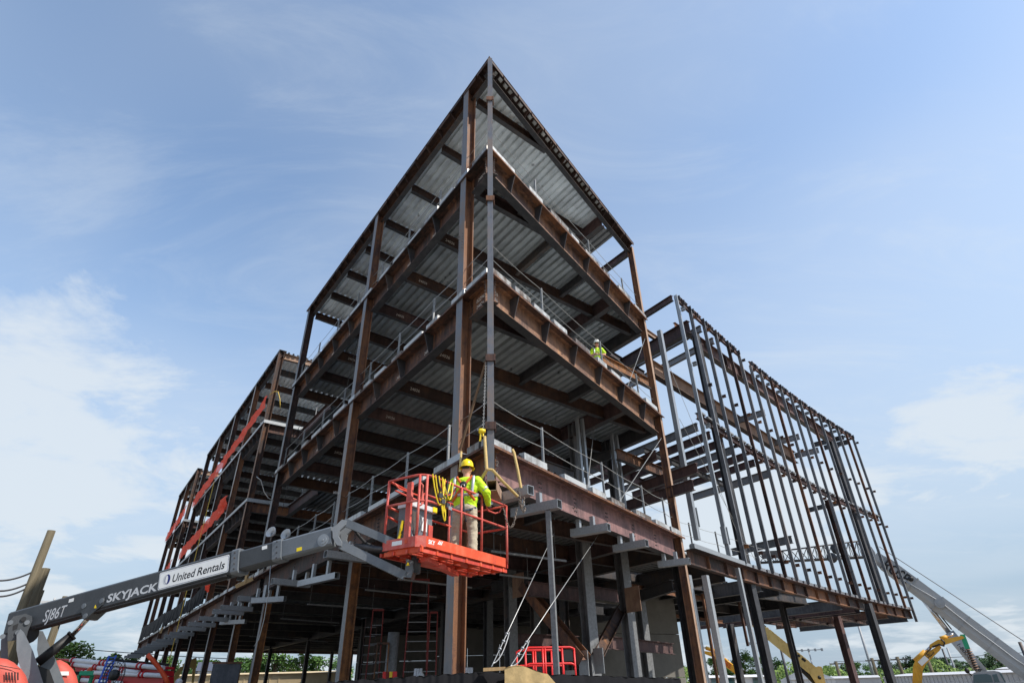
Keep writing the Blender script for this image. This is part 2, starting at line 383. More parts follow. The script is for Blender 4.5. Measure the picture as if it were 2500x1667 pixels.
# ------------------------------------------------------------------ steel frame helpers
def beam(par, p0, p1, d=.5, bf=.22, mat='rust', name='beam', tf=.022, tw=.014):
    return MB().ibeam(p0, p1, d, bf, tf, tw, mi_flange=1).build(name, [mat, 'rust_dark' if mat in ('tan_steel',) else 'dark_steel'], par)
def column(par, p, z0, z1, d=.32, bf=.33, out=None, mats=('rust_orange', 'mill_scale'), name='column', tf=.03, tw=.02):
    p = V3((p[0], p[1], 0)); m = MB()
    m.ibeam(p + UP * z0, p + UP * z1, d, bf, tf, tw, up=out if out is not None else outL, top=False, mi=0, mi_flange=1 if len(mats) > 1 else None)
    return m.build(name, list(mats), par)
def bolts(par, c, ax, ay, n, nx, ny, px, py, r=.016):
    m = MB()
    for i in range(nx):
        for j in range(ny):
            q = V3(c) + unit(ax) * (i - (nx - 1) / 2) * px + unit(ay) * (j - (ny - 1) / 2) * py
            m.tube([q, q + unit(n) * .022], r, 6)
    return m.build('bolt_group', 'dark_steel', par)
def ribs(t0, t1, pitch=.305, h=.115):
    out = []; t = t0
    while t < t1 - 1e-6:
        for o, z in ((0, 0), (.115, 0), (.137, h), (.232, h), (.254, 0)):
            if t + o <= t1: out.append((t + o, z))
        t += pitch
    out.append((t1, 0)); return out
def deck(par, s0, s1, t0, t1, z, clip=True, mat='deck', name='deck_panel', pitch=.305):
    zf = z if callable(z) else (lambda s, t: z)
    m = MB(); pr = ribs(t0, t1, pitch); ph = random.randint(0, 14)
    for qi, ((ta, za), (tb, zb)) in enumerate(zip(pr, pr[1:])):
        a = max(s0, KR * ta + .12) if clip else s0; b = max(s0, KR * tb + .12) if clip else s0
        if min(a, b) >= s1 - .05: continue
        a = min(a, s1 - .02); b = min(b, s1 - .02)
        m.add([S(a, ta, zf(a, ta) + za), S(b, tb, zf(b, tb) + zb), S(s1, tb, zf(s1, tb) + zb), S(s1, ta, zf(s1, ta) + za)], [(0, 1, 2, 3)], ((qi + ph) // 15) % 2)
    if m.f: return m.build(name, [mat, mat + '_lap' if mat != 'deck_dark' else mat], par)
def gusset(par, p, d, nin, z0, z1, w0, w1, mat='rust', th=.016):
    """stiffener plate square to the edge direction d: w0 wide at the bottom, w1 at the top, standing on the web side nin"""
    q = V3((p[0], p[1], 0)); m = MB()
    m.extrude([q + nin * .34 + UP * z0, q + nin * (.34 - w0) + UP * z0, q + nin * (.34 - w1) + UP * z1, q + nin * .34 + UP * z1], unit(d) * th)
    return m.build('stiffener', 'dark_steel', par)
def forms(par, O, d, nin, a, b, z, gap=.5, cont=False):
    x = a
    while x < b - .15:
        ln = (b - a) if cont else min(random.uniform(.55, 1.25), b - x)
        c = O + d * (x + ln / 2) + nin * (.085 + random.uniform(-.012, .012)); rot = 0 if cont else random.uniform(-.012, .012)
        m = MB(); e = unit(d + nin * rot)
        h = .165 + (0 if cont else random.uniform(-.03, .012))
        cz = UP * (z - .155)
        m.box(c - nin * .075 + cz + UP * h / 2, e * ln / 2, nin * .005, UP * h / 2)          # upstand
        m.box(c + cz + UP * (h - .004), e * ln / 2, nin * .08, UP * .004)                      # lip
        for k in (-1, 1): m.box(c + e * k * (ln / 2 - .006) + cz + UP * h / 2, e * .005, nin * .078, UP * h / 2)
        m.build('edge_form', 'form_plate' if not cont else 'galv', par)
        x += ln + (9 if cont else random.choice((.2, .35, .55, .85)) * gap * 2)
def edge(par, O, d, nin, segs, z, stiff=(), depth=.72, mat='rust', fgap=.5, cont=False, formspan=None, plate_mat='rust'):
    """slab edge: beam set in behind the column line, bent plate over it, upstand forms, stiffeners on the outer side"""
    first = None
    for a, b in segs:
        bm = beam(par, O + d * a + nin * .36 + UP * (z - .175), O + d * b + nin * .36 + UP * (z - .175), depth, .28, mat)
        for x in stiff:
            if a < x < b:
                gusset(bm, O + d * x, d, nin, z - .175 - depth + .02, z - .172, .13, .33, mat)
        first = first or bm
    a0, b0 = segs[0][0], segs[-1][1]
    if formspan: a0, b0 = formspan
    m = MB(); mt = .2 if a0 < .5 else 0
    m.extrude([O + d * a0 + UP * (z - .173), O + d * b0 + UP * (z - .173), O + d * b0 + nin * .54 + UP * (z - .173), O + d * (a0 + mt) + nin * .54 + UP * (z - .173)], UP * .011)
    m.box(O + d * (a0 + b0) / 2 + nin * .006 + UP * (z - .19), d * (b0 - a0) / 2, nin * .005, UP * .03)
    m.build('edge_plate', plate_mat, par)
    forms(par, O, d, nin, a0, b0, z, fgap, cont)
def guard(par, O, d, nin, xs, z, heights=(.55, 1.05), ends=None, mat='galv_dull', inset=.22):
    for x in xs:
        c = O + d * x + nin * inset; m = MB()
        m.box(c + UP * (z + .55), d * .020, nin * .005, UP * .57); m.box(c + nin * .024 - d * .024 + UP * (z + .55), d * .005, nin * .026, UP * .57)
        m.box(c + UP * (z + .006), d * .07, nin * .07, UP * .006)
        m.build('guard_post', mat, par)
    a, b = ends or (xs[0], xs[-1])
    for h in heights:
        pts = [a] + [x for x in xs if a < x < b] + [b]; path = []
        for u, w in zip(pts, pts[1:]):
            for k in range(4):
                f = k / 4; path.append(O + d * (u + (w - u) * f) + nin * inset + UP * (z + h - .05 * math.sin(math.pi * f)))
        path.append(O + d * pts[-1] + nin * inset + UP * (z + h))
        MB().tube(path, .0095, 5).build('guard_cable', 'cable', par)
def chalk(par, body, p, x, y, size):
    text('chalk_mark', body, 'chalk', p, x, y, size, par, shear=.15)

# ------------------------------------------------------------------ prow block of the building
PB = thing('steel_building', 'pointed prow block of the rusty steel frame at the centre, four decks high', 'building', tuple(C0))
LST = [3.7, 5.65, 7.62, 11.6, 13.55, 15.55, 17.5]
RST = [1.42, 3.08, 4.8, 6.55, 8.33, 10.25]
colA, colB, colC = 1.6, 9.62, 19.35
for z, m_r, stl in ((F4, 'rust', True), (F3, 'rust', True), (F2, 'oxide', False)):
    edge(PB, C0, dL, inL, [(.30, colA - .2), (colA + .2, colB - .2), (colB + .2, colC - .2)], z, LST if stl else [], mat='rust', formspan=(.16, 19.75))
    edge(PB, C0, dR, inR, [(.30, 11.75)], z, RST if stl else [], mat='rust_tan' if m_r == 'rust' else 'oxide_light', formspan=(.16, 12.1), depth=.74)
# roof edge: channel fascia, sloping lugs and edge beam
def roofedge(par, p0, p1, nin, n, mat='rust_dark', depth=.34):
    d = (p1 - p0); ln = d.length; u = d / ln
    mt = u * .2 if (p0 - C0).xy.length < .5 else u * 0
    bm = beam(par, p0 + nin * .34 + mt * 1.3 - UP * .1, p1 + nin * .34 - UP * .1, depth, .2, 'rust_dark')
    m = MB()
    k = int(ln / .92)
    for i in range(k):                                        # fascia in lapped lengths, alternately proud
        a, b = i / k, (i + 1) / k - .006
        o = -nin * (.0 if i % 2 else .012)
        MB().box(p0 + d * (a + b) / 2 + nin * .03 + o - UP * (.075 + (.012 if i % 2 else 0)), u * (b - a) * ln / 2, nin * .008, UP * .085).build('fascia_plate', mat, par)
    m.extrude([p0 - UP * .012, p1 - UP * .012, p1 + nin * .49 - UP * .012, p0 + mt + nin * .49 - UP * .012], UP * .012); m.build('edge_plate', mat, par)
    for i in range(n):
        q = p0 + d * ((i + .75) / n); g = MB()
        g.extrude([q + nin * .25 - UP * (.1 + depth * .9), q + nin * .23 - UP * (.1 + depth * .9), q + nin * .045 - UP * .17, q + nin * .045 - UP * .02, q + nin * .25 - UP * .02], u * .014)
        g.build('stiffener', 'rust_dark', bm)
T0 = S(0, 0, zroof(0, 0)); T1 = S(19.85, 0, 21.08); T2 = RL(12.0, 0, 20.38)
roofedge(PB, T0, T1, inL, 20); roofedge(PB, T0, T2, inR, 13)
# decks and the beams under them
BAYS = [colA, 4.25, 6.93, colB, 12.0, 14.45, 16.9, 19.5]
G1, G2 = 8.6, 11.25
for z, top in ((F4, G2), (F3, G2), (F2, G2), (zroof, G1)):
    zz = (lambda s, t: zroof(s, t) - .10) if z is zroof else z - .155
    roof = z is zroof
    ss = [.2] + BAYS
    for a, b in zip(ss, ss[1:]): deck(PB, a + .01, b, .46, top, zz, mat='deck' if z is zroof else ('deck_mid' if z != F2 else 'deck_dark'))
    for i, s in enumerate(BAYS):
        tend = min(top - .15, s / KR - 1.5)
        zt = (lambda t: zroof(s, t) - .105) if roof else (lambda t: z - .16)
        beam(PB, S(s, .52, zt(.5)), S(s, tend, zt(tend)), .40 if roof else .50, .19, 'rust_dark' if roof else ('rust_dark' if i % 3 else 'oxide'))
    for t in ((G1,) if roof else (G1, G2)):
        s0 = KR * t + .46
        beam(PB, S(s0, t, (zroof(s0, t) if roof else z) - (.105 if roof else .175)), S(19.7, t, (zroof(19.7, t) if roof else z) - (.105 if roof else .175)), .62, .26, 'oxide' if t == G1 else 'dark_steel')
    if not roof:
        for t in (2.3, 4.2, 6.6):
            s0 = KR * t + .46; s1 = colA if t < 4.6 and colA > s0 + .4 else 4.25
            if s1 - s0 > .4: beam(PB, S(s0, t, z - .178), S(s1 - .1, t, z - .178), .36, .16, 'dark_steel')
beam(PB, RL(11.95, .2, 20.28), RL(11.95, 15, 20.5), .38, .2, 'oxide')           # open bay at the roof behind the right-hand post
sheet = MB()
for (ta, za), (tb, zb) in zip(ribs(8.75, 9.7), ribs(8.75, 9.7)[1:]):
    f = lambda s, t, h: S(s, t, 20.05 + h - (t - 8.7) * .05)
    sheet.add([f(3.2, ta, za), f(3.2, tb, zb), f(5.4, tb, zb), f(5.4, ta, za)], [(0, 1, 2, 3)])
sheet.build('loose_deck_sheet', 'galv_dull', PB)
# columns
column(PB, S(colA, .2, 0), .1, zroof(colA, 0) - .12, mats=('rust', 'mill_scale'))
column(PB, S(colB, .2, 0), F2 - .17, 20.65, mats=('rust', 'mill_scale')); column(PB, S(colC, .2, 0), F2 - .17, 20.95, mats=('rust', 'mill_scale'))
column(PB, RL(11.9, .25, 0), .1, 20.2, d=.26, bf=.2, out=outR, mats=('rust', 'tan_steel'))
for s, t in ((6.1, G1), (6.5, G2), (13.8, G1), (14.2, G2), (19.3, G1), (19.3, G2)):
    column(PB, S(s, t, 0), F2 - .2, 20.0 if t == G1 else F4 - .2, mats=('stud_steel', 'mill_scale'), out=-dL)
for s in (colA, colB, colC):                                # splice plates, cap and closure plates at each deck
    for z in (F2, F3, F4):
        c = S(s, .015, z - .08)
        m = MB(); m.box(c, dL * .30, inL * .012, UP * .085); m.box(c + inL * .12 + UP * .08, dL * .3, inL * .13, UP * .006); m.build('closure_plate', 'galv', PB)
        bolts(PB, S(s - .21, .36, z - .53), UP, dL, -dL, 5, 1, .1, .1)
    bolts(PB, S(s, .013, F4 - 2.9), dL, UP, outL, 2, 6, .2, .11)
# slim corner post with its collars
m = MB(); m.box(C0 + outL * .02 + outR * .05 + UP * 12.78, unit(dL + dR).cross(UP) * .075, unit(dL + dR) * .075, UP * 7.43)
m.build('corner_post', ['mill_scale'], PB)
ex = unit(dL + dR).cross(UP); ey = unit(dL + dR)
for z in (18.0, 13.55, 8.35, 6.62):
    m = MB(); cc = C0 + outL * .02 + outR * .05 + UP * z
    for k in (-1, 1):
        m.box(cc + ex * k * .1, ex * .014, ey * .12, UP * .09); m.box(cc + ey * k * .1, ex * .12, ey * .014, UP * .09)
    m.build('post_collar', 'rust', PB)
# end plates where the edge beams meet the corner post
for z in (F2, F3, F4):
    for d, nin in ((dL, inL), (dR, inR)):
        bolts(PB, C0 + d * .24 + nin * .345 + UP * (z - .54), UP, d, -nin, 6, 1, .1, .1)
# guard rails
guard(PB, C0, dL, inL, [2.3, 4.7, 7.2, 9.2], F2, ends=(.3, colB)); guard(PB, C0, dL, inL, [10.6, 12.6, 14.7, 17.0, 19.3], F2)
for z in (F3, F4):
    guard(PB, C0, dL, inL, [3.6, 6.1, 8.6], z, ends=(.3, colB)); guard(PB, C0, dL, inL, [11.2, 13.7, 16.4, 19.2], z, ends=(colB, 19.3))
    guard(PB, C0, dR, inR, [3.05, 7.05, 10.2], z, ends=(.3, 11.7))
guard(PB, C0, dR, inR, [2.65, 6.1, 9.1, 11.0], F2, ends=(.3, 11.7))
# chalk figures on the webs
yy = UP
for body, p, x, sz in (('24026', C0 + dR * .42 + inR * .352 + UP * (F4 - .42), dR, .15), ('24026', C0 + dR * .45 + inR * .352 + UP * (F3 - .42), dR, .17), ('B2296', C0 + dR * .45 + inR * .352 + UP * (F3 - .62), dR, .16),
                       ('2 M2', C0 + dR * .45 + inR * .352 + UP * (F2 - .42), dR, .18), ('14026', C0 + dR * .45 + inR * .352 + UP * (F2 - .64), dR, .15),
                       ('B2296', C0 + dL * 1.2 + inL * .352 + UP * (F3 - .44), -dL, .16), ('24026', C0 + dL * 1.2 + inL * .352 + UP * (F3 - .64), -dL, .15), ('24026', C0 + dL * 1.2 + inL * .352 + UP * (F4 - .5), -dL, .16),
                       ('24026', S(colB - .05, .10, F2 + 1.1), outL, .12), ('24026', C0 + dL * 10.4 + inL * .352 + UP * (F3 - .5), -dL, .16)):
    chalk(PB, body, p, x, UP, sz)
for i, s_ in enumerate(BAYS[1:6]):
    for z, w_ in ((F4, ('24026', '24026')), (F3, ('24026', '24026'))):
        chalk(PB, w_[i % 2], S(s_ - .009, .9 + .3 * (i % 3), z - .45), dP, UP, .16)
for i, x in enumerate((4.3, 6.3, 8.1, 12.2, 14.4)):
    for z in (F4, F3): chalk(PB, '24026', C0 + dL * x + inL * .352 + UP * (z - .62), -dL, UP, .15)
    bolts(PB, C0 + dL * (x + .35) + inL * .35 + UP * (F2 - .52), UP, dL, outL, 4, 2, .11, .09, .02); bolts(PB, C0 + dL * (x + .35) + inL * .35 + UP * (F3 - .52), UP, dL, outL, 4, 2, .11, .09, .02)
for x in (2.6, 4.4, 6.3, 8.2, 10.0): bolts(PB, C0 + dR * x + inR * .35 + UP * (F2 - .55), UP, dR, outR, 4, 2, .11, .09, .02)
# box-outs in the deck soffit
for q in (atz(1190, 911, F3 - .18), atz(1340, 968, F3 - .18), atz(1084, 982, F3 - .18), atz(1234, 1032, F3 - .18), atz(1366, 1297, F2 - .18)):
    m = MB(); m.tube([q - UP * .10, q + UP * .02], .075, 10); m.box(q - UP * .07 + dL * .09, dL * .05, dP * .02, UP * .02); m.build('deck_sleeve', 'lift_red_worn', PB)

# ------------------------------------------------------------------ middle and far wings along the left-hand street front
def wing(label, s0, s1, cols, lowcols, nlug, forms_cont=True):
    o = S(s0, 0, 0); W_ = thing('steel_building', label, 'building', tuple(o)); ln = s1 - s0
    for z in (F4, F3):
        cuts = sorted(c - s0 for c in cols); segs = [(a + .2, b - .2) for a, b in zip(cuts, cuts[1:])]
        st = [.95 * i for i in range(1, int(ln / .95))]
        edge(W_, o, dL, inL, segs, z, st, depth=.62, mat='oxide', cont=True, formspan=(0, ln), plate_mat='oxide')
        m = MB(); m.box(o + inL * 1.3 + UP * (z - .09) + dL * .0, dL * .012, inL * 1.3, UP * .1); m.build('edge_form', 'galv', W_)
        beam(W_, o + dL * .25 + inL * .4 + UP * (z - .2), o + dL * .25 + inL * 11 + UP * (z - .2), .5, .22, 'rust')
    roofedge(W_, S(s0, 0, 21.08), S(s1, 0, 21.02), inL, nlug, mat='dark_steel')
    beam(W_, o + dL * .3 + inL * .3 + UP * 20.98, o + dL * .3 + inL * 9 + UP * 20.98, .4, .2, 'tan_steel')
    k = max(2, round(ln / 2.6)); bs = [s0 + ln * i / k for i in range(k + 1)]
    for z in (20.97, F4 - .155, F3 - .155):
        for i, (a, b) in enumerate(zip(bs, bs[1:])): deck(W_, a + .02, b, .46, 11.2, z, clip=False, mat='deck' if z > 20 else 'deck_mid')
        for i, s in enumerate(bs[1:]): beam(W_, S(s - .1, .52, z - .005), S(s - .1, 11, z - .005), .42, .19, 'rust_dark' if i % 2 else 'dark_steel')
    for i, s in enumerate(cols): column(W_, S(s, .2, 0), F2 - .17, 20.9, mats=('rust_orange' if i == 0 else 'rust', 'stud_steel' if i else 'tan_steel'))
    return W_
W2 = wing('middle wing of the steel frame with orange netting along its decks', 25.2, 48.3, [25.35, 31.1, 37.2, 42.8, 48.1], (), 25)
W3 = wing('narrow far wing of the steel frame at the left end, open to the sky', 52.8, 63.6, [52.95, 58.3, 63.4], (), 12)
# recessed links between the blocks, and the second floor running under all of them
LK = thing('steel_building', 'long second floor and ground storey of the steel frame running under the left wings', 'building', tuple(S(42, 0, 0)))
for a, b in ((19.8, 25.15), (48.4, 52.75)):
    for z in (F4, F3):
        o = S(a, 2.4, 0)
        beam(LK, o + dL * .1 + UP * (z - .175), o + dL * (b - a - .1) + UP * (z - .175), .6, .26, 'oxide')
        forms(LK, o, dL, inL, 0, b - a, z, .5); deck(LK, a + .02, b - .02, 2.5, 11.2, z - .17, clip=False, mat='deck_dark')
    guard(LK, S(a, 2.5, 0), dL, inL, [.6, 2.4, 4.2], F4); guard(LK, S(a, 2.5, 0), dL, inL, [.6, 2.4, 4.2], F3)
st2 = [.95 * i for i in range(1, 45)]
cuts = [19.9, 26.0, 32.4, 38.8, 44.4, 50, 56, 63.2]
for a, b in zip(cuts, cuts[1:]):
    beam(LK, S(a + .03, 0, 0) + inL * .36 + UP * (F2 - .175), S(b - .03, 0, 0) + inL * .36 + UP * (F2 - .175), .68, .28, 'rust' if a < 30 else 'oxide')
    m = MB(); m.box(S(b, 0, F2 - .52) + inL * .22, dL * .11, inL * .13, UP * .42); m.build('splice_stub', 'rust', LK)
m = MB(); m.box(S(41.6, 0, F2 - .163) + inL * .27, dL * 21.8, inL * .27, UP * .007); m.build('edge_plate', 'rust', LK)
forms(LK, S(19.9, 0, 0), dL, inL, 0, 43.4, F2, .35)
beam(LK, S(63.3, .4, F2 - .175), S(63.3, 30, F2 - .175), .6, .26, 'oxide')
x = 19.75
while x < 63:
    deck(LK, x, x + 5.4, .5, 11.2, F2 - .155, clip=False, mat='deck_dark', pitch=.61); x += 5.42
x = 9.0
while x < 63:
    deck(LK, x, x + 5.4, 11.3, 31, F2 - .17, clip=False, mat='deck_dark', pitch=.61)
    beam(LK, S(x, 11.4, F2 - .18), S(x, 31, F2 - .18), .5, .22, 'dark_steel'); beam(LK, S(x + 2.7, .6, F2 - .18), S(x + 2.7, 31, F2 - .18), .46, .2, 'dark_steel'); x += 5.42
for t in (11.25, 20, 30.6): beam(LK, S(20 if t < 12 else 9, t, F2 - .185), S(63, t, F2 - .185), .6, .25, 'dark_steel')
for s in (10.0, 20.7, 26.1, 32.5, 38.8, 44.4, 50.2, 56, 62): column(LK, S(s, 1.07, 0), .1, F2 - .2, mats=('rust_orange' if s < 27 else 'rust', 'galv_dull'))
for s in (10.0, 20.7, 32.5, 44.4, 56, 62):
    for t in (G2, 20, 30.4): column(LK, S(s + .4, t, 0), .1, F2 - .2, mats=('dark_steel',), d=.3, bf=.3)
# galvanised tube outriggers hung under the second floor edge
def outrigger(par, p0, p1, z, hang, w=.2):
    m = MB(); d = unit(p1 - p0); sd = d.cross(UP); ln = (p1 - p0).length; c = (p0 + p1) / 2
    for k in (-1, 1):
        m.box(c + sd * k * (w / 2 - .006), d * ln / 2, sd * .006, UP * w / 2); m.box(c + UP * k * (w / 2 - .006), d * ln / 2, sd * (w / 2 - .012), UP * .006)
    o = m.build('outrigger_tube', 'galv', par)
    for f, top in hang:
        q = p0 + (p1 - p0) * f; MB().box(V3((q.x, q.y, (z + w / 2 + top) / 2)), d * .055, sd * .055, UP * ((top - z - w / 2) / 2)).build('hanger', 'galv', o)
    return o
for s in (7.5, 12.95, 17.9, 21.15, 22.8, 26.1, 29.2, 31.9, 35.6, 37.7, 41.5, 43.7, 46.3, 49.0, 51.6, 54.4, 57.0, 59.8, 62.4):
    outrigger(PB if s < 19 else LK, S(s, -.87, 5.12), S(s + .12, .55, 5.12), 5.12, ((.55, F2 - .88), (.9, F2 - .88)))
for s0, t0, s1, t1 in ((12.3, -.05, 10.0, .48), (17.4, -.4, 16.2, .6), (26.6, .3, 25.4, 1.3)):
    outrigger(PB if s0 < 19 else LK, S(s0, t0, 5.0), S(s1, t1, 5.0), 5.0, ((.35, F2 - .88), (.75, F2 - .88)))
for r0, l0, r1, l1 in ((2.03, -.69, 1.56, .69), (4.72, -.56, 4.31, .62), (7.19, -.56, 6.9, .62), (10.79, -.55, 10.31, .6)):
    o = outrigger(PB, RL(r0, l0, 5.2), RL(r1, l1, 5.2), 5.2, ((.42, F2 - .9), (.8, F2 - .9)))
    q = RL(r1, l1, 0); MB().bar(q + UP * 5.25 + dR * .3, q + UP * (F2 - .9) + dR * .75, .09, .14).build('brace', 'galv_dull', o)
# strip-light channels hung under the second floor
for x0, y0, x1, y1 in ((892, 1439, 1065, 1457), (972, 1413, 1152, 1434), (750, 1474, 935, 1486), (1200, 1345, 1382, 1369), (685, 1509, 828, 1520), (610, 1552, 800, 1566), (1220, 1402, 1300, 1412)):
    a, b = atz(x0, y0, 4.75), atz(x1, y1, 4.75); m = MB(); m.bar(a, a + (b - a) , .05, .05)
    for f in (.03, .85): q = a + (b - a) * f; m.tube([q, q + UP * .95], .008, 5)
    m.build('hanging_channel', 'galv_dull', LK)
# ------------------------------------------------------------------ curved curtain-wall frame and the open hall behind it
CW = thing('curtain_wall_frame', 'tall curved wall of thin dark steel studs on the right, sky showing through', 'frame', tuple(WP(17.5, 0, 0)))
SP = [4.1, 5.9, 7.7, 9.45, 11.22, 12.95, 14.7, 16.5, 18.3, 20.1, 21.95, 23.85, 25.75, 27.68, 29.62, 31.55, 33.5, 35.1]
Z2, ZM, ZT = 6.36, 13.3, 20.5
def tang(s): e = .05; return unit(WP(s + e, 0, 0) - WP(s - e, 0, 0))
for i, s in enumerate(SP):
    t = tang(s); n = V3((t.y, -t.x, 0))       # n points out of the hall
    first = i == 0; p = WP(s + random.uniform(-.03, .03), -.02, 0); jt = t * random.uniform(-.03, .03)
    z1 = ZT + .12 if i not in (6,) else ZT - .25
    z0 = F2 - .1 if i < 17 else 5.45
    st = MB().ibeam(p + UP * z0, p + jt + UP * z1, .18, .115, .014, .012, up=n, top=False).build('stud', 'galv' if first else ('stud_steel' if i % 4 else 'rust'), CW)
    if not first:
        for z in (7.05, 12.5, 15.45, 19.85):
            q = p + n * .2 + UP * (z + (.05 if i % 2 else 0)); MB().ibeam(q - n * .09 + t * .0, q + n * .13, .15, .12, .014, .012, top=False).build('clip', 'rust_orange' if (i * 3 + int(z)) % 5 == 0 else 'rust', st)
    else:
        for z in (12.6, 16.1, 19.6): q = p + n * .2 + t * .1 + UP * z; MB().ibeam(q - n * .08, q + n * .16, .2, .16, .014, .012, top=False).build('clip', 'galv', st)
    if i < 17 and i != 5:                      # top rail with lugs
        b = SP[i + 1]; r = MB().ibeam(WP(s + .06, .02, ZT + .15), WP(b - .06, .02, ZT + .15), .34, .12).build('top_rail', 'oxide', CW)
        for f in (.12, .45, .9):
            q = WP(s + (b - s) * f, -.1, ZT - .02); MB().box(q, t * .03, n * .09, UP * .15).build('lug', 'dark_steel', r)
        MB().box(WP((s + b) / 2, -.03, ZT + .2), t * (b - s) * .33, n * .07, UP * .012).build('rail_plate', 'rust_orange', r)
    if i < 17:
        b = SP[i + 1]
        r = MB().ibeam(WP(s + .0, .16, ZM + .1), WP(b, .16, ZM + .1), .32, .16).build('mid_rail', 'oxide', CW)
        for f in (.3, .75):
            MB().box(WP(s + (b - s) * f, .05, ZM + .16), t * .26, n * .07, UP * .05).build('rail_plate', 'galv_dull', r)
# the second-floor edge carrying the studs, in straight lengths
es = [0.35, 2.2] + SP
for i, (a, b) in enumerate(zip(es, es[1:])):
    t = tang((a + b) / 2); n = V3((t.y, -t.x, 0)); mid = WP((a + b) / 2, 0, 0)
    bm = MB().ibeam(WP(a, .3, Z2 - .12), WP(b, .3, Z2 - .12), .56, .26).build('edge_beam', 'rust', CW)
    pa = WP(b - .02, .3, 0); MB().box(pa + n * .075 + UP * (Z2 - .4), t * .008, n * .07, UP * .26).build('stiffener', 'rust', bm)
    MB().box(mid - nW * -.1 + UP * (Z2 - .105), t * (b - a) / 2, n * .2, UP * .007).build('edge_plate', 'oxide', CW)
    for f, h in ((.28, .1), (.74, .12)):
        MB().box(WP(a + (b - a) * f, .1, Z2 + .0), t * (.36 if f < .5 else .2), n * .11, UP * h * .8).build('edge_form', 'stud_steel' if i > 3 else 'galv', CW)
MB().box(WP(3.0, -.02, Z2 - .02), tang(3) * 2.7, nW * .1, UP * .09).build('edge_form', 'galv', CW)
# hall girders
def wb(s0, o0, s1, o1, z, d, bf, mat): return beam(CW, A0 + dW * s0 + nW * o0 + UP * z, A0 + dW * s1 + nW * o1 + UP * z, d, bf, mat)
wb(5.0, 3.14, 27.6, 3.14, 18.0, .95, .38, 'tan_steel')                      # pale heavy girder
ug = wb(8.3, 1.3, 33.0, 1.0, 20.15, .95, .36, 'oxide')                      # heavy girder near the top of the studs
for k in range(11):
    q = A0 + dW * (9.6 + k * 2.1) + nW * 1.22; MB().box(q - nW * .12 + UP * 19.6, dW * .01, nW * .1, UP * .42).build('stiffener', 'rust', ug)
for s in (17.0, 23.4, 27.6): wb(s, 3.1, s, 1.2, 17.9, .42, .2, 'stud_steel')
for s, l in ((33.0, 3), (34.5, 2.4)): wb(s, l, s, .25, 20.2, .4, .18, 'dark_steel')
for i in range(7, 17): wb(SP[i], 1.0, SP[i], bulge(SP[i]) + .1, 20.3, .2, .12, 'stud_steel')
# roof framing by the prow: beams run back from the studs parallel to the street front
def lb(s, z, ln, d, bf, mat, o=.15, z1=None):
    p = WP(s, o, z); q = p + dL * ln; q.z = z if z1 is None else z1
    return beam(CW, p, q, d, bf, mat)
lb(4.0, 20.62, 3.4, .36, .2, 'oxide'); lb(5.75, 19.75, 16, .85, .32, 'oxide'); lb(7.6, 20.3, 14, .42, .2, 'stud_steel'); lb(9.3, 20.2, 13, .42, .2, 'stud_steel')
wb(4.6, 3.1, 7.2, 3.1, 20.2, .36, .18, 'tan_steel'); wb(5.4, 5.9, 9.6, 5.9, 19.9, .42, .2, 'oxide'); wb(6.0, 1.5, 9.8, 1.4, 20.2, .34, .16, 'rust')
# mid-height floor beams inside the studs
for k in range(6): lb(4.3 + k * 1.5, 12.95, 9.5 - k * .15, .40, .18, ('stud_steel', 'oxide', 'oxide')[k % 3], o=.3)
wb(2.6, 7.2, 13.4, 7.6, 12.9, .6, .25, 'oxide'); wb(4.0, 3.6, 14, 3.4, 12.4, .3, .16, 'dark_steel')
lb(14.2, 12.9, 6.5, .45, .2, 'stud_steel', o=.3); lb(14.9, 9.05, 4.2, .42, .2, 'stud_steel', o=.3); lb(26.2, 13.2, 2.4, .32, .16, 'dark_steel')
wb(2.0, 6.5, 8.5, 6.5, 8.9, .5, .22, 'oxide')
# second-floor beams running back from the studs
for s, ln, m_ in ((2.4, 9, 'dark_steel'), (4.3, 11, 'dark_steel'), (8.6, 12, 'stud_steel'), (11.0, 12.5, 'dark_steel'), (21.0, 12, 'stud_steel'), (23.5, 13, 'oxide'), (24.6, 11, 'oxide'), (30.2, 9, 'rust'), (34.7, 9, 'dark_steel')):
    lb(s, 6.1, ln, .62, .26, m_, o=.45)
for s0, s1, o in ((2, 9, 4.2), (9, 22, 9.5), (24, 34, 5.2), (26, 33, 3.0), (21.5, 31, 7.6)): wb(s0, o, s1, o, 5.6, .22, .12, 'rust')
dk = MB()
for (ta, za), (tb, zb) in zip(ribs(0, 3.6), ribs(0, 3.6)[1:]):
    p = lambda s, o, h: A0 + dW * s + nW * (o + .5) + UP * (6.12 + h)
    dk.add([p(.2, ta, za), p(.2, tb, zb), p(3.9, tb, zb), p(3.9, ta, za)], [(0, 1, 2, 3)])
dk.build('deck_panel', 'galv_dull', CW)
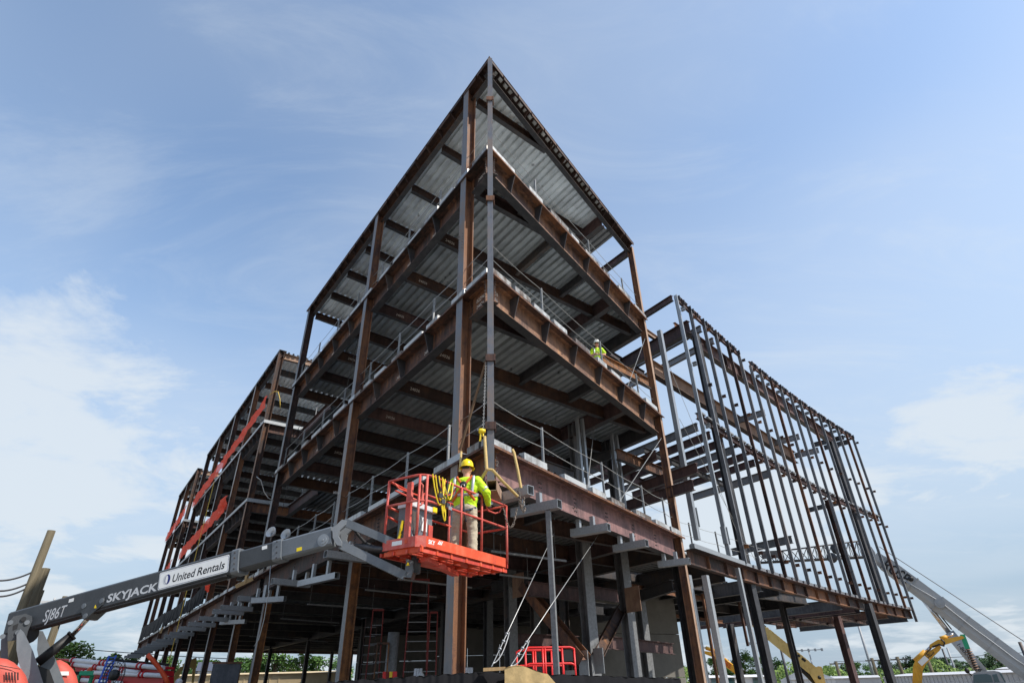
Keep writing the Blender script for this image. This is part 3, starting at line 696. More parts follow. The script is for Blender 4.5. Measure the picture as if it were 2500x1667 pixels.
# columns of the hall
def wc(s, o, z0, z1, d=.42, bf=.42, mats=('dark_steel',)): return column(CW, A0 + dW * s + nW * o, z0, z1, d, bf, -dL, mats)
wc(7.4, .95, .1, 19.7, .36, .34); wc(24.3, .35, .1, 6.0); wc(25.3, 2.75, .1, 5.6, mats=('oxide',)); wc(24.0, 9.9, .1, 5.5, mats=('dark_steel',)); wc(2.1, 1.7, .1, 6.0, mats=('dark_steel',))
wc(24.5, .9, 6.4, 13, .3, .3, ('rust',)); wc(30.9, .9, 6.4, 19.2, .3, .3); wc(4.6, 8.5, 6.4, 12.5, .36, .36); wc(9.6, 9.2, 6.4, 12.5, .36, .36)
for s, o, z0, z1, w in ((-.05, -.42, F2, 16.05, .2), (.9, -1.15, F2 - .3, F2 + .1, .01), (-1.2, -.35, .1, 5.05, .2), (-.95, -.9, .1, 5.0, .2), (5.1, .42, .1, 6.1, .17)):
    if w < .05: continue
    q = A0 + dW * s + nW * o; MB().box(q + UP * (z0 + z1) / 2, dW * w / 2, nW * w / 2, UP * (z1 - z0) / 2).build('tube_column', 'galv', CW)
for s, o in ((.05, -.42), (4.15, -.02)):                     # bolted splice cheeks near the foot of the tall tubes
    q = A0 + dW * s + nW * (o + (bulge(s) if s > 3 else 0)) + UP * (F2 + .9)
    for k in (-1, 1): MB().box(q + dW * k * .14, dW * .02, nW * .1, UP * .38).build('splice_plate', 'galv', CW)
for s, o, z0, z1 in ((8.5, 4, 0, 5.8), (13.5, 8, .1, 6), (18.5, 10.5, .1, 6), (12.8, 4.0, 3.4, 6.0), (15.2, 4.4, 3.2, 6.0)):
    q = A0 + dW * s + nW * o; MB().box(q + UP * (z0 + z1) / 2, dW * .06, nW * .06, UP * (z1 - z0) / 2).build('hanging_rod', 'rust', CW)
# stay cables over the hall
for a, b in ((RL(11.9, .2, 10.25), RL(7.3, .5, 6.6)), (RL(11.9, .2, 15.0), RL(9.3, .5, 11.4)), (RL(9.5, 2.5, 10.9), RL(5.4, .6, 6.6)), (WP(1.5, .3, 16.3), WP(6.5, 0, 6.6)), (WP(2.4, .4, 12.6), WP(8, .2, 6.8))):
    MB().tube([a, b], .011, 5).build('stay_cable', 'cable', CW)
guard(CW, A0 + nW * .2, dW, nW, [1.2, 3.6, 6.0], F2 - .1, ends=(0, 9.0))
# beams at mid-storey between prow block and hall, rust-bright in the sun
beam(CW, atz(1471, 868, 13.3), atz(1590, 930, 13.3), .42, .2, 'rust_orange'); beam(CW, atz(1505, 1096, 9.6), atz(1622, 1145, 9.6), .42, .2, 'rust_orange')
for p in ((1500, 1150, 1600, 1098, 9.8), (1430, 1122, 1490, 1098, 10.2), (1480, 1240, 1690, 1170, 8.2), (1400, 1190, 1480, 1235, 7.6), (1420, 1200, 1520, 1250, 7.2), (1330, 1125, 1400, 1150, 8.6), (1560, 1180, 1700, 1130, 9.2)):
    beam(CW, atz(p[0], p[1], p[4]), atz(p[2], p[3], p[4]), .4, .18, 'tan_steel' if p[4] < 8 else ('oxide', 'dark_steel')[p[0] % 4 // 2])
# ground storey of the hall: braces, columns with light-gauge boxes, concrete walls
GS = thing('steel_building', 'ground storey under the prow with diagonal braces and grey box columns', 'building', tuple(S(6, 9, 0)))
for x, y, w in ((1305, 1478, .3), (1192, 1480, .3), (1618, 1490, .3), (1345, 1500, .3), (1245, 1412, .36), (1425, 1362, .34), (1519, 1384, .34), (1560, 1450, .34)):
    q = atz(x, y, 5.5); column(GS, q, .1, F2 - .2, .38, .38, -dL, ('stud_steel', 'galv_dull'))
for x, y in ((1432, 1375), (1525, 1395)):
    q = atz(x, y, 5.3) - dL * .28
    for k in (-1, 1): MB().box(q + dP * .14 * k + UP * 3.45, dL * .07, dP * .05, UP * 1.9).build('box_stud', 'galv', GS)
def brace(x0, y0, z0, x1, y1, z1, m_):
    a, b = atz(x0, y0, z0), atr(x1, y1, 1); b = CAMP + ray(x1, y1) * ((z1 - CAM_H) / ray(x1, y1).z)
    return beam(GS, a, b, .34, .34, m_)
pa, pb = atr(1278, 1428, 22.0), atr(1428, 1610, 20.5); MB().ibeam(pa, pb, .36, .34, top=False, up=dP).build('diagonal_brace', 'rust', GS)
pa, pb = atr(1515, 1488, 23.5), atr(1458, 1600, 21.0); MB().ibeam(pa, pb, .34, .34, top=False, up=dP).build('diagonal_brace', 'rust_orange', GS)
for x, y in ((1265, 1428), (1545, 1462)):
    q = atr(x, y, 22.3); MB().box(q, dL * .35, dP * .012, UP * .4).build('gusset_plate', 'tan_steel', GS)
for x, y in ((1425, 1618), (1462, 1612)):
    q = atr(x, y, 20.7); MB().box(q, dL * .22, dP * .012, UP * .35).build('gusset_plate', 'galv', GS)
for p in ((1290, 1418, 1415, 1436, 4.7, 'oxide'), (1440, 1430, 1550, 1448, 4.9, 'oxide'), (1555, 1444, 1640, 1414, 5.3, 'dark_steel'), (1200, 1422, 1290, 1392, 5.6, 'dark_steel'), (1260, 1545, 1410, 1552, 3.6, 'oxide'), (1450, 1548, 1640, 1570, 3.3, 'oxide'), (1410, 1465, 1520, 1478, 4.6, 'dark_steel'), (1415, 1500, 1500, 1482, 4.4, 'dark_steel')):
    beam(GS, atz(p[0], p[1], p[4]), atz(p[2], p[3], p[4]), .45, .22, p[5])
def cwall(label, x0, r0, x1, r1, z1, hole=None):
    a, b = atr(x0, 1640, r0), atr(x1, 1640, r1); a.z = b.z = 0; d = unit(b - a); n = d.cross(UP); ln = (b - a).length
    t = thing('concrete_wall', label, 'wall', tuple((a + b) / 2))
    cells = max(2, round(ln / 2.4))
    for i in range(cells):
        for j in range(3):
            u0, u1 = ln * i / cells, ln * (i + 1) / cells; v0, v1 = z1 * j / 3, z1 * (j + 1) / 3
            if hole and hole[0] <= i <= hole[1] and j == 0: v0 = hole[2]
            o = random.uniform(-.012, .012)
            MB().box(a + d * (u0 + u1) / 2 + n * o + UP * (v0 + v1) / 2, d * ((u1 - u0) / 2 - .012), n * .15, UP * ((v1 - v0) / 2 - .012)).build('panel', 'concrete', t)
    return t
cwall('board-marked concrete wall standing behind the ground storey at right', 1455, 33, 1668, 36, 6.0, hole=(3, 4, 2.05))
cwall('dim concrete core wall deep under the building, behind the big column', 1060, 50, 1300, 50, 5.9)
cwall('shaded concrete wall at the far back of the ground storey, behind the ladders', 868, 58, 1062, 56, 5.9)
cwall('dim concrete wall behind the red scissor lift', 1302, 46, 1452, 44, 5.9)
# ------------------------------------------------------------------ boom lift
c0 = atr(85, 1509.5, 14.8); c1 = atr(785, 1318, 11.0)
bd = unit(c1 - c0); hb = unit(V3((bd.x, bd.y, 0))); ns = V3((hb.y, -hb.x, 0))
if ns.y > 0: ns = -ns                                   # towards the camera
bu = unit(bd.cross(ns)); bu = bu if bu.z > 0 else -bu
def onb(x, y, off): return atpl(x, y, c0 + ns * off, ns)
def bq(x, y, off=.15): p = onb(x, y, off) - c0; return p.dot(bd), p.dot(bu)
nv = V3((-c0.x, -c0.y, 0)).normalized()
def onv(x, y, off): return atpl(x, y, c0 + nv * off, nv)
def T13(u, v): return (u * .21259, 1334 + v * .21259)
def T2(u, v): return (300 + u * .21259, 1133 + v * .21259)
def T3(u, v): return (300 + u * .21259, 1334 + v * .21259)
def T4(u, v): return (700 + u * .21259, 1133 + v * .21259)
def T6(u, v): return (1200 + u * .21259, 1000 + v * .21259)
def T14(u, v): return (1100 + u * .12755, 1020 + v * .12755)
def T15(u, v): return (920 + u * .19133, 1120 + v * .19133)
BL = thing('boom_lift', 'grey telescopic boom lift raising a red basket from the lower left', 'boom lift', tuple(V3((c0.x, c0.y, 0))))
q1 = bq(580.6, 1368)[0]; q2 = bq(683, 1347)[0]; q3 = bq(790, 1318)[0]
def boombox(a, b, w, h, mats, name):
    m = MB(); c = c0 + bd * (a + b) / 2
    ch = .03; pr = [(-w / 2 + ch, -h / 2), (w / 2 - ch, -h / 2), (w / 2, -h / 2 + ch), (w / 2, h / 2 - ch), (w / 2 - ch, h / 2), (-w / 2 + ch, h / 2), (-w / 2, h / 2 - ch), (-w / 2, -h / 2 + ch)]
    m.extrude([c0 + bd * a + ns * x + bu * y for x, y in pr], bd * (b - a)); return m.build(name, mats, BL)
s1 = boombox(-.45, q1, .30, .40, 'boom_grey', 'boom_section')
s1b = boombox(q1 - .13, q1 + .01, .32, .42, 'boom_light', 'boom_collar')
s2 = boombox(q1, q2, .255, .34, 'boom_grey', 'boom_section')
s2b = boombox(q2 - .16, q2 + .01, .27, .36, 'boom_light', 'boom_collar')
s3 = boombox(q2, q3 + .12, .225, .325, 'boom_light', 'boom_section')
for x, y, sec in ((596 + 0, 1366, .12), (629, 1357, .12), (715, 1334, .105)):
    q, w = bq(x, y); c = c0 + bd * q + bu * w + ns * (sec + .0015)
    MB().lathe(c, ns, [(0, 0), (.075, 0), (.075, .002), (0, .003)], 20).build('boom_hole', 'black' if x > 700 else 'boom_grey', s2)
q, w = bq(*T4(405, 865)); c = c0 + bd * q + bu * w + ns * .1
MB().lathe(c, ns, [(.105, 0), (.105, .018), (.07, .018), (.07, .03), (.02, .03), (.02, .045), (0, .045)], 24, sm=False).build('tip_boss', 'boom_white', s3)
for u, v in ((230, 860), (1270 - 700, 900)):
    pass
# lettering and decals on the near side
near = ns * .1415
def boomtext(body, x0, y0, x1, y1, size, mat, off=.153, **k):
    qa, wa = bq(x0, y0); qb, wb_ = bq(x1, y1); p = c0 + bd * qa + bu * wa + ns * off; e = c0 + bd * qb + bu * wb_ + ns * off
    return text(k.pop('name', 'lettering'), body, mat, p, e - p, bu, size, BL, width=(e - p).length, **k)
boomtext('SJ86T', *T13(487, 862), *T13(752, 790), .27, 'letter_grey', shear=.25, bold=.01)
boomtext('SKYJACK', *T13(1222, 640), *T13(1802, 500), .19, 'letter_grey', shear=.12, bold=.03)
def decal(x0, y0, x1, y1, h0, mat, off, inset=0.0, rnd=.03, name='decal'):
    qa, wa = bq(x0, y0); qb, wb_ = bq(x1, y1); a = c0 + bd * qa + bu * wa; e = unit(bd * (qb - qa) + bu * (wb_ - wa)); u = unit(ns.cross(e)); u = u if u.z > 0 else -u
    ln = (bd * (qb - qa) + bu * (wb_ - wa)).length; pts = []
    for cx_, cy_, a0 in ((ln - inset - rnd, inset + rnd, -90), (ln - inset - rnd, h0 - inset - rnd, 0), (inset + rnd, h0 - inset - rnd, 90), (inset + rnd, inset + rnd, 180)):
        for k in range(5): t = R(a0 + k * 22.5); pts.append(a + e * (cx_ + rnd * math.cos(t)) + u * (cy_ + rnd * math.sin(t)) + ns * off)
    MB().extrude(pts, ns * .001).build(name, mat, BL); return a, e, u, ln
dk0 = (T2(398, 1448), T2(1212, 1232))
a_, e_, u_, ln_ = decal(*dk0[0], *dk0[1], .30, 'white', .1525)
decal(*dk0[0], *dk0[1], .30, 'letter_navy', .1540, inset=.014); decal(*dk0[0], *dk0[1], .30, 'white', .1555, inset=.019)
text('lettering', 'United', 'letter_black', a_ + e_ * ln_ * .205 + u_ * .075 + ns * .1575, e_, u_, .19, BL, shear=.2, bold=.014, width=ln_ * .325)
text('lettering', 'Rentals', 'letter_black', a_ + e_ * ln_ * .555 + u_ * .075 + ns * .1575, e_, u_, .19, BL, shear=.2, bold=.014, width=ln_ * .39)
for mat, dx, o in (('letter_grey', 0, .1572), ('letter_navy', .035, .1578), ('white', .018, .1586)):
    cc = a_ + e_ * (ln_ * .105 + dx) + u_ * .15 + ns * o
    MB().add([cc + e_ * math.cos(t * .314159 * 1) * (.055 if mat != 'white' else .026) + u_ * math.sin(t * .314159) * (.085 if mat != 'white' else .07) for t in range(20)], [tuple(range(20))]).build('decal', mat, BL)
# rear plates, turret cheeks, lift cylinder
def plateb(pts, off, th, mat, name, par=BL): return MB().extrude([onb(*T13(u, v), off) for u, v in pts], ns * th).build(name, mat, par)
def plate(pts, off, th, mat, name, par=BL): return MB().extrude([onv(*T13(u, v), off) for u, v in pts], nv * th).build(name, mat, par)
rp = [(85, 1085), (90, 950), (115, 850), (155, 800), (290, 770), (365, 795), (372, 850), (320, 970), (300, 1060)]
plate(rp, .19, .03, 'boom_grey', 'boom_end_plate'); plate(rp, -.22, .03, 'boom_grey', 'boom_end_plate')
plate([(150, 905), (212, 880), (195, 945), (145, 960)], .222, .002, 'black', 'slot')
for u, v in ((270, 830), (310, 870), (120, 870), (205, 985), (30, 1030)):
    MB().lathe(onv(*T13(u, v), .225), nv, [(.04, 0), (.04, .02), (0, .02)], 12, sm=False).build('pin', 'boom_light' if v > 860 else 'black', BL)
plate([(190, 1010), (235, 945), (275, 985), (380, 1200), (520, 1640), (330, 1640), (215, 1330), (188, 1180)], .26, .04, 'boom_light', 'turret_cheek')
plate([(440, 965), (492, 970), (640, 1300), (770, 1640), (540, 1640), (470, 1420), (425, 1180)], -.42, .04, 'boom_light', 'turret_cheek')
plate([(10, 1080), (35, 1010), (85, 1010), (95, 1300), (0, 1500)], -.1, .04, 'boom_light', 'turret_cheek')
plate([(300, 1640), (330, 1330), (560, 1420), (640, 1640)], -.3, .3, 'black', 'turret_core')
MB().tube([onv(*T13(330, 1010), -.15), onv(*T13(330, 1010), .14)], .15, 16).build('hose_drum', 'rubber', BL)
pa, pb, pc = onv(*T13(430, 1330), 0), onv(*T13(835, 1010), 0), onb(*T13(1010, 825), 0)
cy = MB().tube([pa, pa + (pb - pa) * .93], .085, 18).tube([pa + (pb - pa) * .93, pb], .098, 18).build('lift_cylinder', 'black', BL)
MB().tube([pb, pc], .04, 12).build('cylinder_rod', 'chrome', cy)
plateb([(935, 700), (985, 640), (1165, 585), (1200, 580), (1205, 615), (1185, 665), (1040, 790), (985, 838), (960, 820)], .155, .02, 'boom_grey', 'cylinder_lug')
plateb([(1010, 800), (1060, 770), (1240, 690), (1262, 715), (1120, 845), (1090, 850)], -.12, .24, 'boom_grey', 'cylinder_lug')
plateb([(1078, 704), (1108, 704), (1096, 665)], .178, .002, 'caution', 'warning_decal')
for u, v in ((965, 680), (1170, 620), (980, 795)): MB().lathe(onb(*T13(u, v), .176), ns, [(.045, 0), (.045, .012), (0, .014)], 12, sm=False).build('pin', 'boom_light', BL)
def hood(pts, off, dep, name='engine_hood'):
    """rounded cover: outline swept back over its depth with shrinking rings"""
    m = MB(); base = [onv(*T13(u, v), off) for u, v in pts]; cen = sum(base, V3()) / len(base); cen.z = min(p.z for p in base); k = len(base)
    rings = []
    for f, d in ((.02, .07), (.5, .06), (.75, .04), (.88, .0), (.96, -.06), (1, -.2), (1, -dep)):
        rings.append([cen + (p - cen) * f + nv * d for p in base])
    vs = [p for r in rings for p in r]; fs = []
    for i in range(len(rings) - 1):
        for j in range(k - 1): fs.append((i * k + j, i * k + j + 1, (i + 1) * k + j + 1, (i + 1) * k + j))
    m.add(vs, fs, 0, True); m.add(rings[0], [tuple(range(k))], 0, True); return m.build(name, 'hood_red', BL)
hood([(-260, 1680), (-240, 1400), (-160, 1300), (0, 1268), (80, 1280), (160, 1320), (250, 1400), (300, 1470), (330, 1560), (345, 1680)], .55, .9)
hood([(560, 1680), (590, 1400), (640, 1300), (700, 1290), (780, 1330), (850, 1400), (890, 1480), (910, 1560), (915, 1680)], -.6, .8)
for k in range(5): plate([(60 + k * 34, 1440), (78 + k * 34, 1440), (78 + k * 34, 1530), (60 + k * 34, 1530)], .635, .004, 'black', 'vent_slot')
plate([(-20, 1352), (230, 1400), (229, 1408), (-20, 1362)], .618, .006, 'rust_dark', 'hood_seam'); plate([(690, 1430), (790, 1430), (790, 1475), (690, 1475)], -.518, .004, 'white', 'hood_label')
for o_ in (.06, .0, -.06): MB().tube([c0 + bd * x - bu * .225 + ns * (.09 + o_) - bu * .012 * math.sin(x * 3) for x in (.2, 1.2, 2.2, 3.2, 4.0, q1 - .2)], .016, 6).build('hose', 'rubber', BL)
for qq in (q1 - .06, q2 - .07):
    for w_ in (-.14, -.05, .05, .14): MB().lathe(c0 + bd * qq + bu * w_ + ns * (.161 if qq < q1 else .136), ns, [(.014, 0), (.014, .01), (0, .01)], 6, sm=False).build('bolt', 'dark_steel', BL)
for x_, w_, m_ in ((.9, .10, 'white'), (q1 + .5, .1, 'white'), (q2 + .35, -.09, 'caution')): MB().box(c0 + bd * x_ + bu * w_ + ns * (.152 if x_ < q1 else .130 if x_ < q2 else .115), bd * .05, bu * .03, ns * .001).build('small_decal', m_, BL)
MB().box(V3((c0.x, c0.y, 1.15)) - hb * .5, hb * 1.6, ns * 1.1, UP * .35).build('turntable', 'boom_grey', BL)
MB().box(V3((c0.x, c0.y, .62)) - hb * .5, hb * 1.7, ns * .5, UP * .22).build('chassis', 'boom_grey', BL)
for i in (-1, 1):
    for j in (-1, 1):
        w_ = V3((c0.x, c0.y, .52)) - hb * .5 + hb * i * 1.35 + ns * j * 1.0
        wo_ = MB().lathe(w_ - ns * .2, nv, [(.0, 0), (.30, 0), (.47, .03), (.52, .1), (.52, .3), (.47, .37), (.3, .4), (0, .4)], 24).build('wheel', 'rubber', BL)
# jib link and platform mount
Jt = onb(*T4(650, 665), .05)
def jp(u, v, r): return atr(*T4(u, v), r)
KB = V3((-1.605, 9.94, 0)); uL, uS = az(31.8), az(-60)
jl = [jp(665, 665, 10.85), jp(625, 925, 10.85), jp(1360, 1280, 10.65), jp(1180, 880, 10.55)]
m = MB(); m.bar(jl[0], jp(1240, 905, 10.55), .11, .13); m.build('jib_link', 'boom_light', BL)
m = MB(); m.bar(jl[1], jl[2], .12, .14); m.build('jib_link', 'boom_light', BL)
m = MB(); pts = [jp(u, v, 10.8) for u, v in ((540, 740), (600, 690), (650, 640), (700, 650), (690, 700), (620, 770), (605, 830), (645, 900), (640, 945), (590, 930), (545, 850))]
m.extrude(pts, ns * .05); pts = [p - ns * .28 for p in pts]; m.extrude(pts, ns * .05); m.build('jib_knuckle', 'boom_light', BL)
MB().tube([jp(530, 885, 10.95), jp(780, 945, 10.8)], .03, 10).build('cylinder_rod', 'chrome', BL)
MB().tube([jp(780, 945, 10.8), jp(1180, 985, 10.6)], .055, 12).build('jib_cylinder', 'dark_steel', BL)
MB().tube([jp(770, 740, 11), jp(830, 820, 11.05), jp(900, 900, 11.05), jp(1000, 950, 10.9)], .028, 8).build('hose', 'rubber', BL)
rot = jp(1480, 1170, 10.75)
MB().tube([rot - UP * .12, rot + UP * .2], .09, 14).build('platform_rotator', 'boom_grey', BL)
MB().extrude([jp(u, v, 10.62) for u, v in ((1370, 1085), (1440, 1100), (1450, 1200), (1420, 1300), (1340, 1290), (1360, 1200))], -ns * .12).build('mount_bracket', 'boom_light', BL)
MB().extrude([jp(u, v, 10.60) for u, v in ((1370, 1165), (1412, 1160), (1392, 1118))], ns * .004).build('warning_decal', 'caution', BL)
MB().extrude([jp(u, v, 10.66) for u, v in ((1380, 1290), (1440, 1330), (1460, 1235), (1400, 1240))], -ns * .1).build('mount_shoe', 'rust', BL)
# basket
BZ = 3.68; RT = 4.93
def B(x, y, z): return KB + uL * x + uS * y + UP * z           # x along the long side, y across
BLN, BWD = 2.66, .82
bk = MB(); bk.box(B(BLN / 2, -.012, BZ + .10), uL * (BLN / 2 - .10), uS * .012, UP * .085); bk.build('toe_board', 'lift_orange', BL)
MB().box(B(BLN / 2, BWD + .012, BZ + .10), uL * BLN / 2, uS * .012, UP * .085).build('toe_board', 'lift_red', BL)
MB().box(B(-.012, BWD / 2 + .05, BZ + .10), uL * .012, uS * (BWD / 2 - .05), UP * .085).build('toe_board', 'lift_red_worn', BL)
MB().box(B(BLN + .012, BWD / 2, BZ + .10), uL * .012, uS * BWD / 2, UP * .085).build('toe_board', 'lift_red', BL)
m = MB(); m.extrude([B(.10, -.03, BZ + .005), B(-.03, .10, BZ + .005), B(-.03, .10, BZ + .19), B(.10, -.03, BZ + .19)], uL * .02 + uS * .02); m.build('toe_board', 'lift_red_worn', BL)
for sx in (.05, .45, .85, 1.3, 1.75, 2.15, 2.52):
    MB().box(B(sx, BWD / 2, BZ - .03), uL * .025, uS * BWD / 2, UP * .045).build('floor_joist', 'lift_orange', BL)
for sy in (.03, .3, .6, .87): MB().box(B(BLN / 2, sy, BZ - .045), uL * BLN / 2, uS * .02, UP * .03).build('floor_bearer', 'lift_red', BL)
m = MB(); n_ = 62
for i in range(n_): m.box(B(.04 + (BLN - .08) * i / (n_ - 1), BWD / 2, BZ + .025), uL * .006, uS * (BWD / 2 - .02), UP * .005)
for j in range(22): m.box(B(BLN / 2, .03 + (BWD - .06) * j / 21, BZ + .032), uL * (BLN / 2 - .03), uS * .006, UP * .005)
m.build('floor_grating', 'lift_orange', BL)
m = MB(); m.bar(rot + UP * .1, B(1.05, .35, BZ - .16), .18, .09); m.bar(B(.35, .2, BZ - .13), B(1.9, .7, BZ - .13), .14, .07); m.build('mount_arm', 'lift_red', BL)
def rail(pts, r=.021, mat='lift_red_worn', name='rail'): return MB().tube([B(*p) for p in pts], r, 10).build(name, mat, BL)
def arc(x0, y0, z): return [(.0 + .22 * (1 - math.cos(a)), .22 * (1 - math.sin(a)), z) for a in (R(0), R(22), R(45), R(68), R(90))]
for z in (RT, 4.47):
    rail([(0, BWD, z), (0, BWD * .6, z)] + [(.22 - .22 * math.cos(R(a)), .22 - .22 * math.sin(R(a)), z) for a in (0, 22, 45, 68, 90)] + [(1.2, 0, z), (BLN, 0, z)])
    rail([(BLN, 0, z), (BLN, BWD, z)], mat='lift_red'); rail([(BLN, BWD, z), (.95, BWD, z)], mat='lift_red'); rail([(0, BWD, z), (.5, BWD, z - .05)], mat='lift_red')
rail([(.02, BWD, 4.3), (.5, BWD, 4.22)], mat='lift_red')
for x, y in ((0, BWD), (.02, .12), (.10, .02), (1.09, 0), (1.76, 0), (BLN, 0), (BLN, BWD), (.95, BWD), (1.8, BWD)):
    rail([(x, y, BZ + .1), (x, y, RT)], .023, name='rail_post')
for x0, x1 in ((.55, .95), (2.05, 2.55)):
    rail([(x0, .03, RT - .02), (x0 + .02, .10, RT - .13), (x0 + .12, .13, RT - .18), (x1 - .12, .13, RT - .18), (x1, .10, RT - .13), (x1, .03, RT - .02)], .017, name='hand_loop')
rail([(.06, .75, RT - .03), (.2, .75, RT - .1), (.75, .75, RT - .1), (.82, .75, RT - .14), (.75, .75, RT - .2), (.1, .75, RT - .16)], .016, mat='lift_red', name='hand_loop')
MB().box(B(.10, .40, 4.36), uL * .03, uS * .05, UP * .5).build('gate_post', 'lift_red_worn', BL)
rail([(.12, .22, 4.85), (.2, .2, 4.8), (.2, .2, 4.45), (.12, .22, 4.4)], .017, name='hand_loop')
cb = MB(); cb.box(B(.55, .62, 4.16), uL * .30, uS * .14, UP * .33); cbo = cb.build('control_console', 'boom_light', BL)
MB().box(B(.33, .47, 4.2), uL * .1, uS * .012, UP * .2).build('console_door', 'dark_steel', cbo)
MB().box(B(.62, .47, 4.22), uL * .07, uS * .008, UP * .12).build('console_label', 'white', cbo)
MB().box(B(.80, .47, 4.10), uL * .06, uS * .008, UP * .14).build('console_label', 'lift_red_worn', cbo)
MB().box(B(.55, .60, 4.52), uL * .34, uS * .16, UP * .05).build('console_top', 'letter_grey', cbo)
MB().box(B(.86, .45, 4.53), uL * .06, uS * .02, UP * .05).build('console_decal', 'caution', cbo)
MB().box(B(-.026, .50, BZ + .11), uL * .002, uS * .11, UP * .035).build('instruction_label', 'white', BL)
MB().box(B(-.029, .30, BZ + .115), uL * .002, uS * .03, UP * .03).build('instruction_label', 'lift_orange', BL)
text('lettering', 'SKY', 'white', B(.16, -.027, BZ + .07), uL, UP, .10, BL, bold=.02, shear=.1)
# the trailing end of the word mark
for k in range(3): MB().extrude([B(.40 + k * .04, -.0275, BZ + .10), B(.43 + k * .04, -.0275, BZ + .10), B(.47 + k * .04, -.0275, BZ + .165), B(.455 + k * .04, -.0275, BZ + .165)], -uS * .001).build('lettering', 'white', BL)
# things left in the basket
def strap(name, pts, w, mat, parent=None, th=.006, side=None):
    m = MB(); pts = [V3(p) for p in pts]; k = len(pts); L_, R_ = [], []
    for i, p in enumerate(pts):
        t = unit(pts[min(i + 1, k - 1)] - pts[max(i - 1, 0)]); s_ = V3(side) if side is not None else unit(t.cross(p - CAMP))
        L_.append(p - s_ * w / 2); R_.append(p + s_ * w / 2)
    n = unit((L_[0] - R_[0]).cross(pts[1] - pts[0])) * th
    vs = [q for i in range(k) for q in (L_[i], R_[i], R_[i] + n, L_[i] + n)]; fs = []
    for i in range(k - 1):
        for j in range(4): fs.append((i * 4 + j, i * 4 + (j + 1) % 4, (i + 1) * 4 + (j + 1) % 4, (i + 1) * 4 + j))
    m.add(vs, fs, 0, True); return m.build(name, mat, parent)
hn = thing('safety_harness', 'spare yellow webbing harness draped over the basket top rail', 'harness', tuple(B(.42, -.03, RT)))
def loop(x0, x1, z0, z1, sw, mat='hoist_yellow', w=.024):
    pts = []; x0 -= .27; x1 -= .27
    for k in range(9):
        t = k / 8; pts.append(B(x0 + (x1 - x0) * t + sw * math.sin(math.pi * t), -.05 - .03 * math.sin(math.pi * t), z0 + (z1 - z0) * math.sin(math.pi * t) if False else z0 + (z1 - z0) * (1 - (2 * t - 1) ** 2)))
    strap('webbing', pts, w, mat, hn)
loop(.42, .78, RT + .02, RT - .50, .02); loop(.50, .95, RT + .02, RT - .42, -.05); loop(.60, .70, RT + .03, RT - .62, .10); loop(.72, 1.02, RT + .01, RT - .34, .02); loop(.66, .80, RT - .30, RT - .75, .05)
loop(.55, .86, RT + .02, RT - .36, .05, 'rubber', .03)
for x, z in ((.43, RT - .42), (.57, RT - .46), (.35, RT - .33)): MB().box(B(x, -.09, z), uL * .05, uS * .015, UP * .04).build('buckle', 'dark_steel', hn)
MB().box(B(.62, -.1, RT - .5), uL * .05, uS * .008, UP * .03).build('buckle', 'chrome', hn)
lv = thing('spirit_level', 'yellow spirit level standing in the basket corner', 'level', tuple(B(.18, .62, BZ + .05)))
MB().bar(B(.16, .66, BZ + .08), B(.22, .62, BZ + .55), .03, .065, up=-ns).build('level_body', 'hoist_yellow', lv)
for z in (.2, .35, .48): MB().box(B(.165 + z * .11, .63, BZ + z), uL * .01, uS * .018, UP * .02).build('vial', 'black', lv)
bg_ = thing('tool_bag', 'yellow and blue tool bag with a red cord on the basket floor', 'bag', tuple(B(.2, .5, BZ + .04)))
MB().lathe(B(.15, .62, BZ + .06), UP, [(.11, 0), (.13, .05), (.10, .12), (.03, .16), (0, .16)], 12).build('bag_body', 'hoist_yellow', bg_)
MB().lathe(B(.28, .5, BZ + .05), UP, [(.10, 0), (.12, .05), (.09, .1), (0, .12)], 12).build('bag_flap', 'blue_paint', bg_)
MB().tube([B(.35 + .1 * math.cos(a * .9), .35 + .08 * math.sin(a * .9), BZ + .1 + .02 * math.sin(a * 2)) for a in range(9)], .012, 6).build('cord', 'red_paint', bg_)
MB().tube([B(.33, .4, BZ + .1), B(.22, .48, BZ + .45)], .018, 8).build('torch', 'galv', bg_)

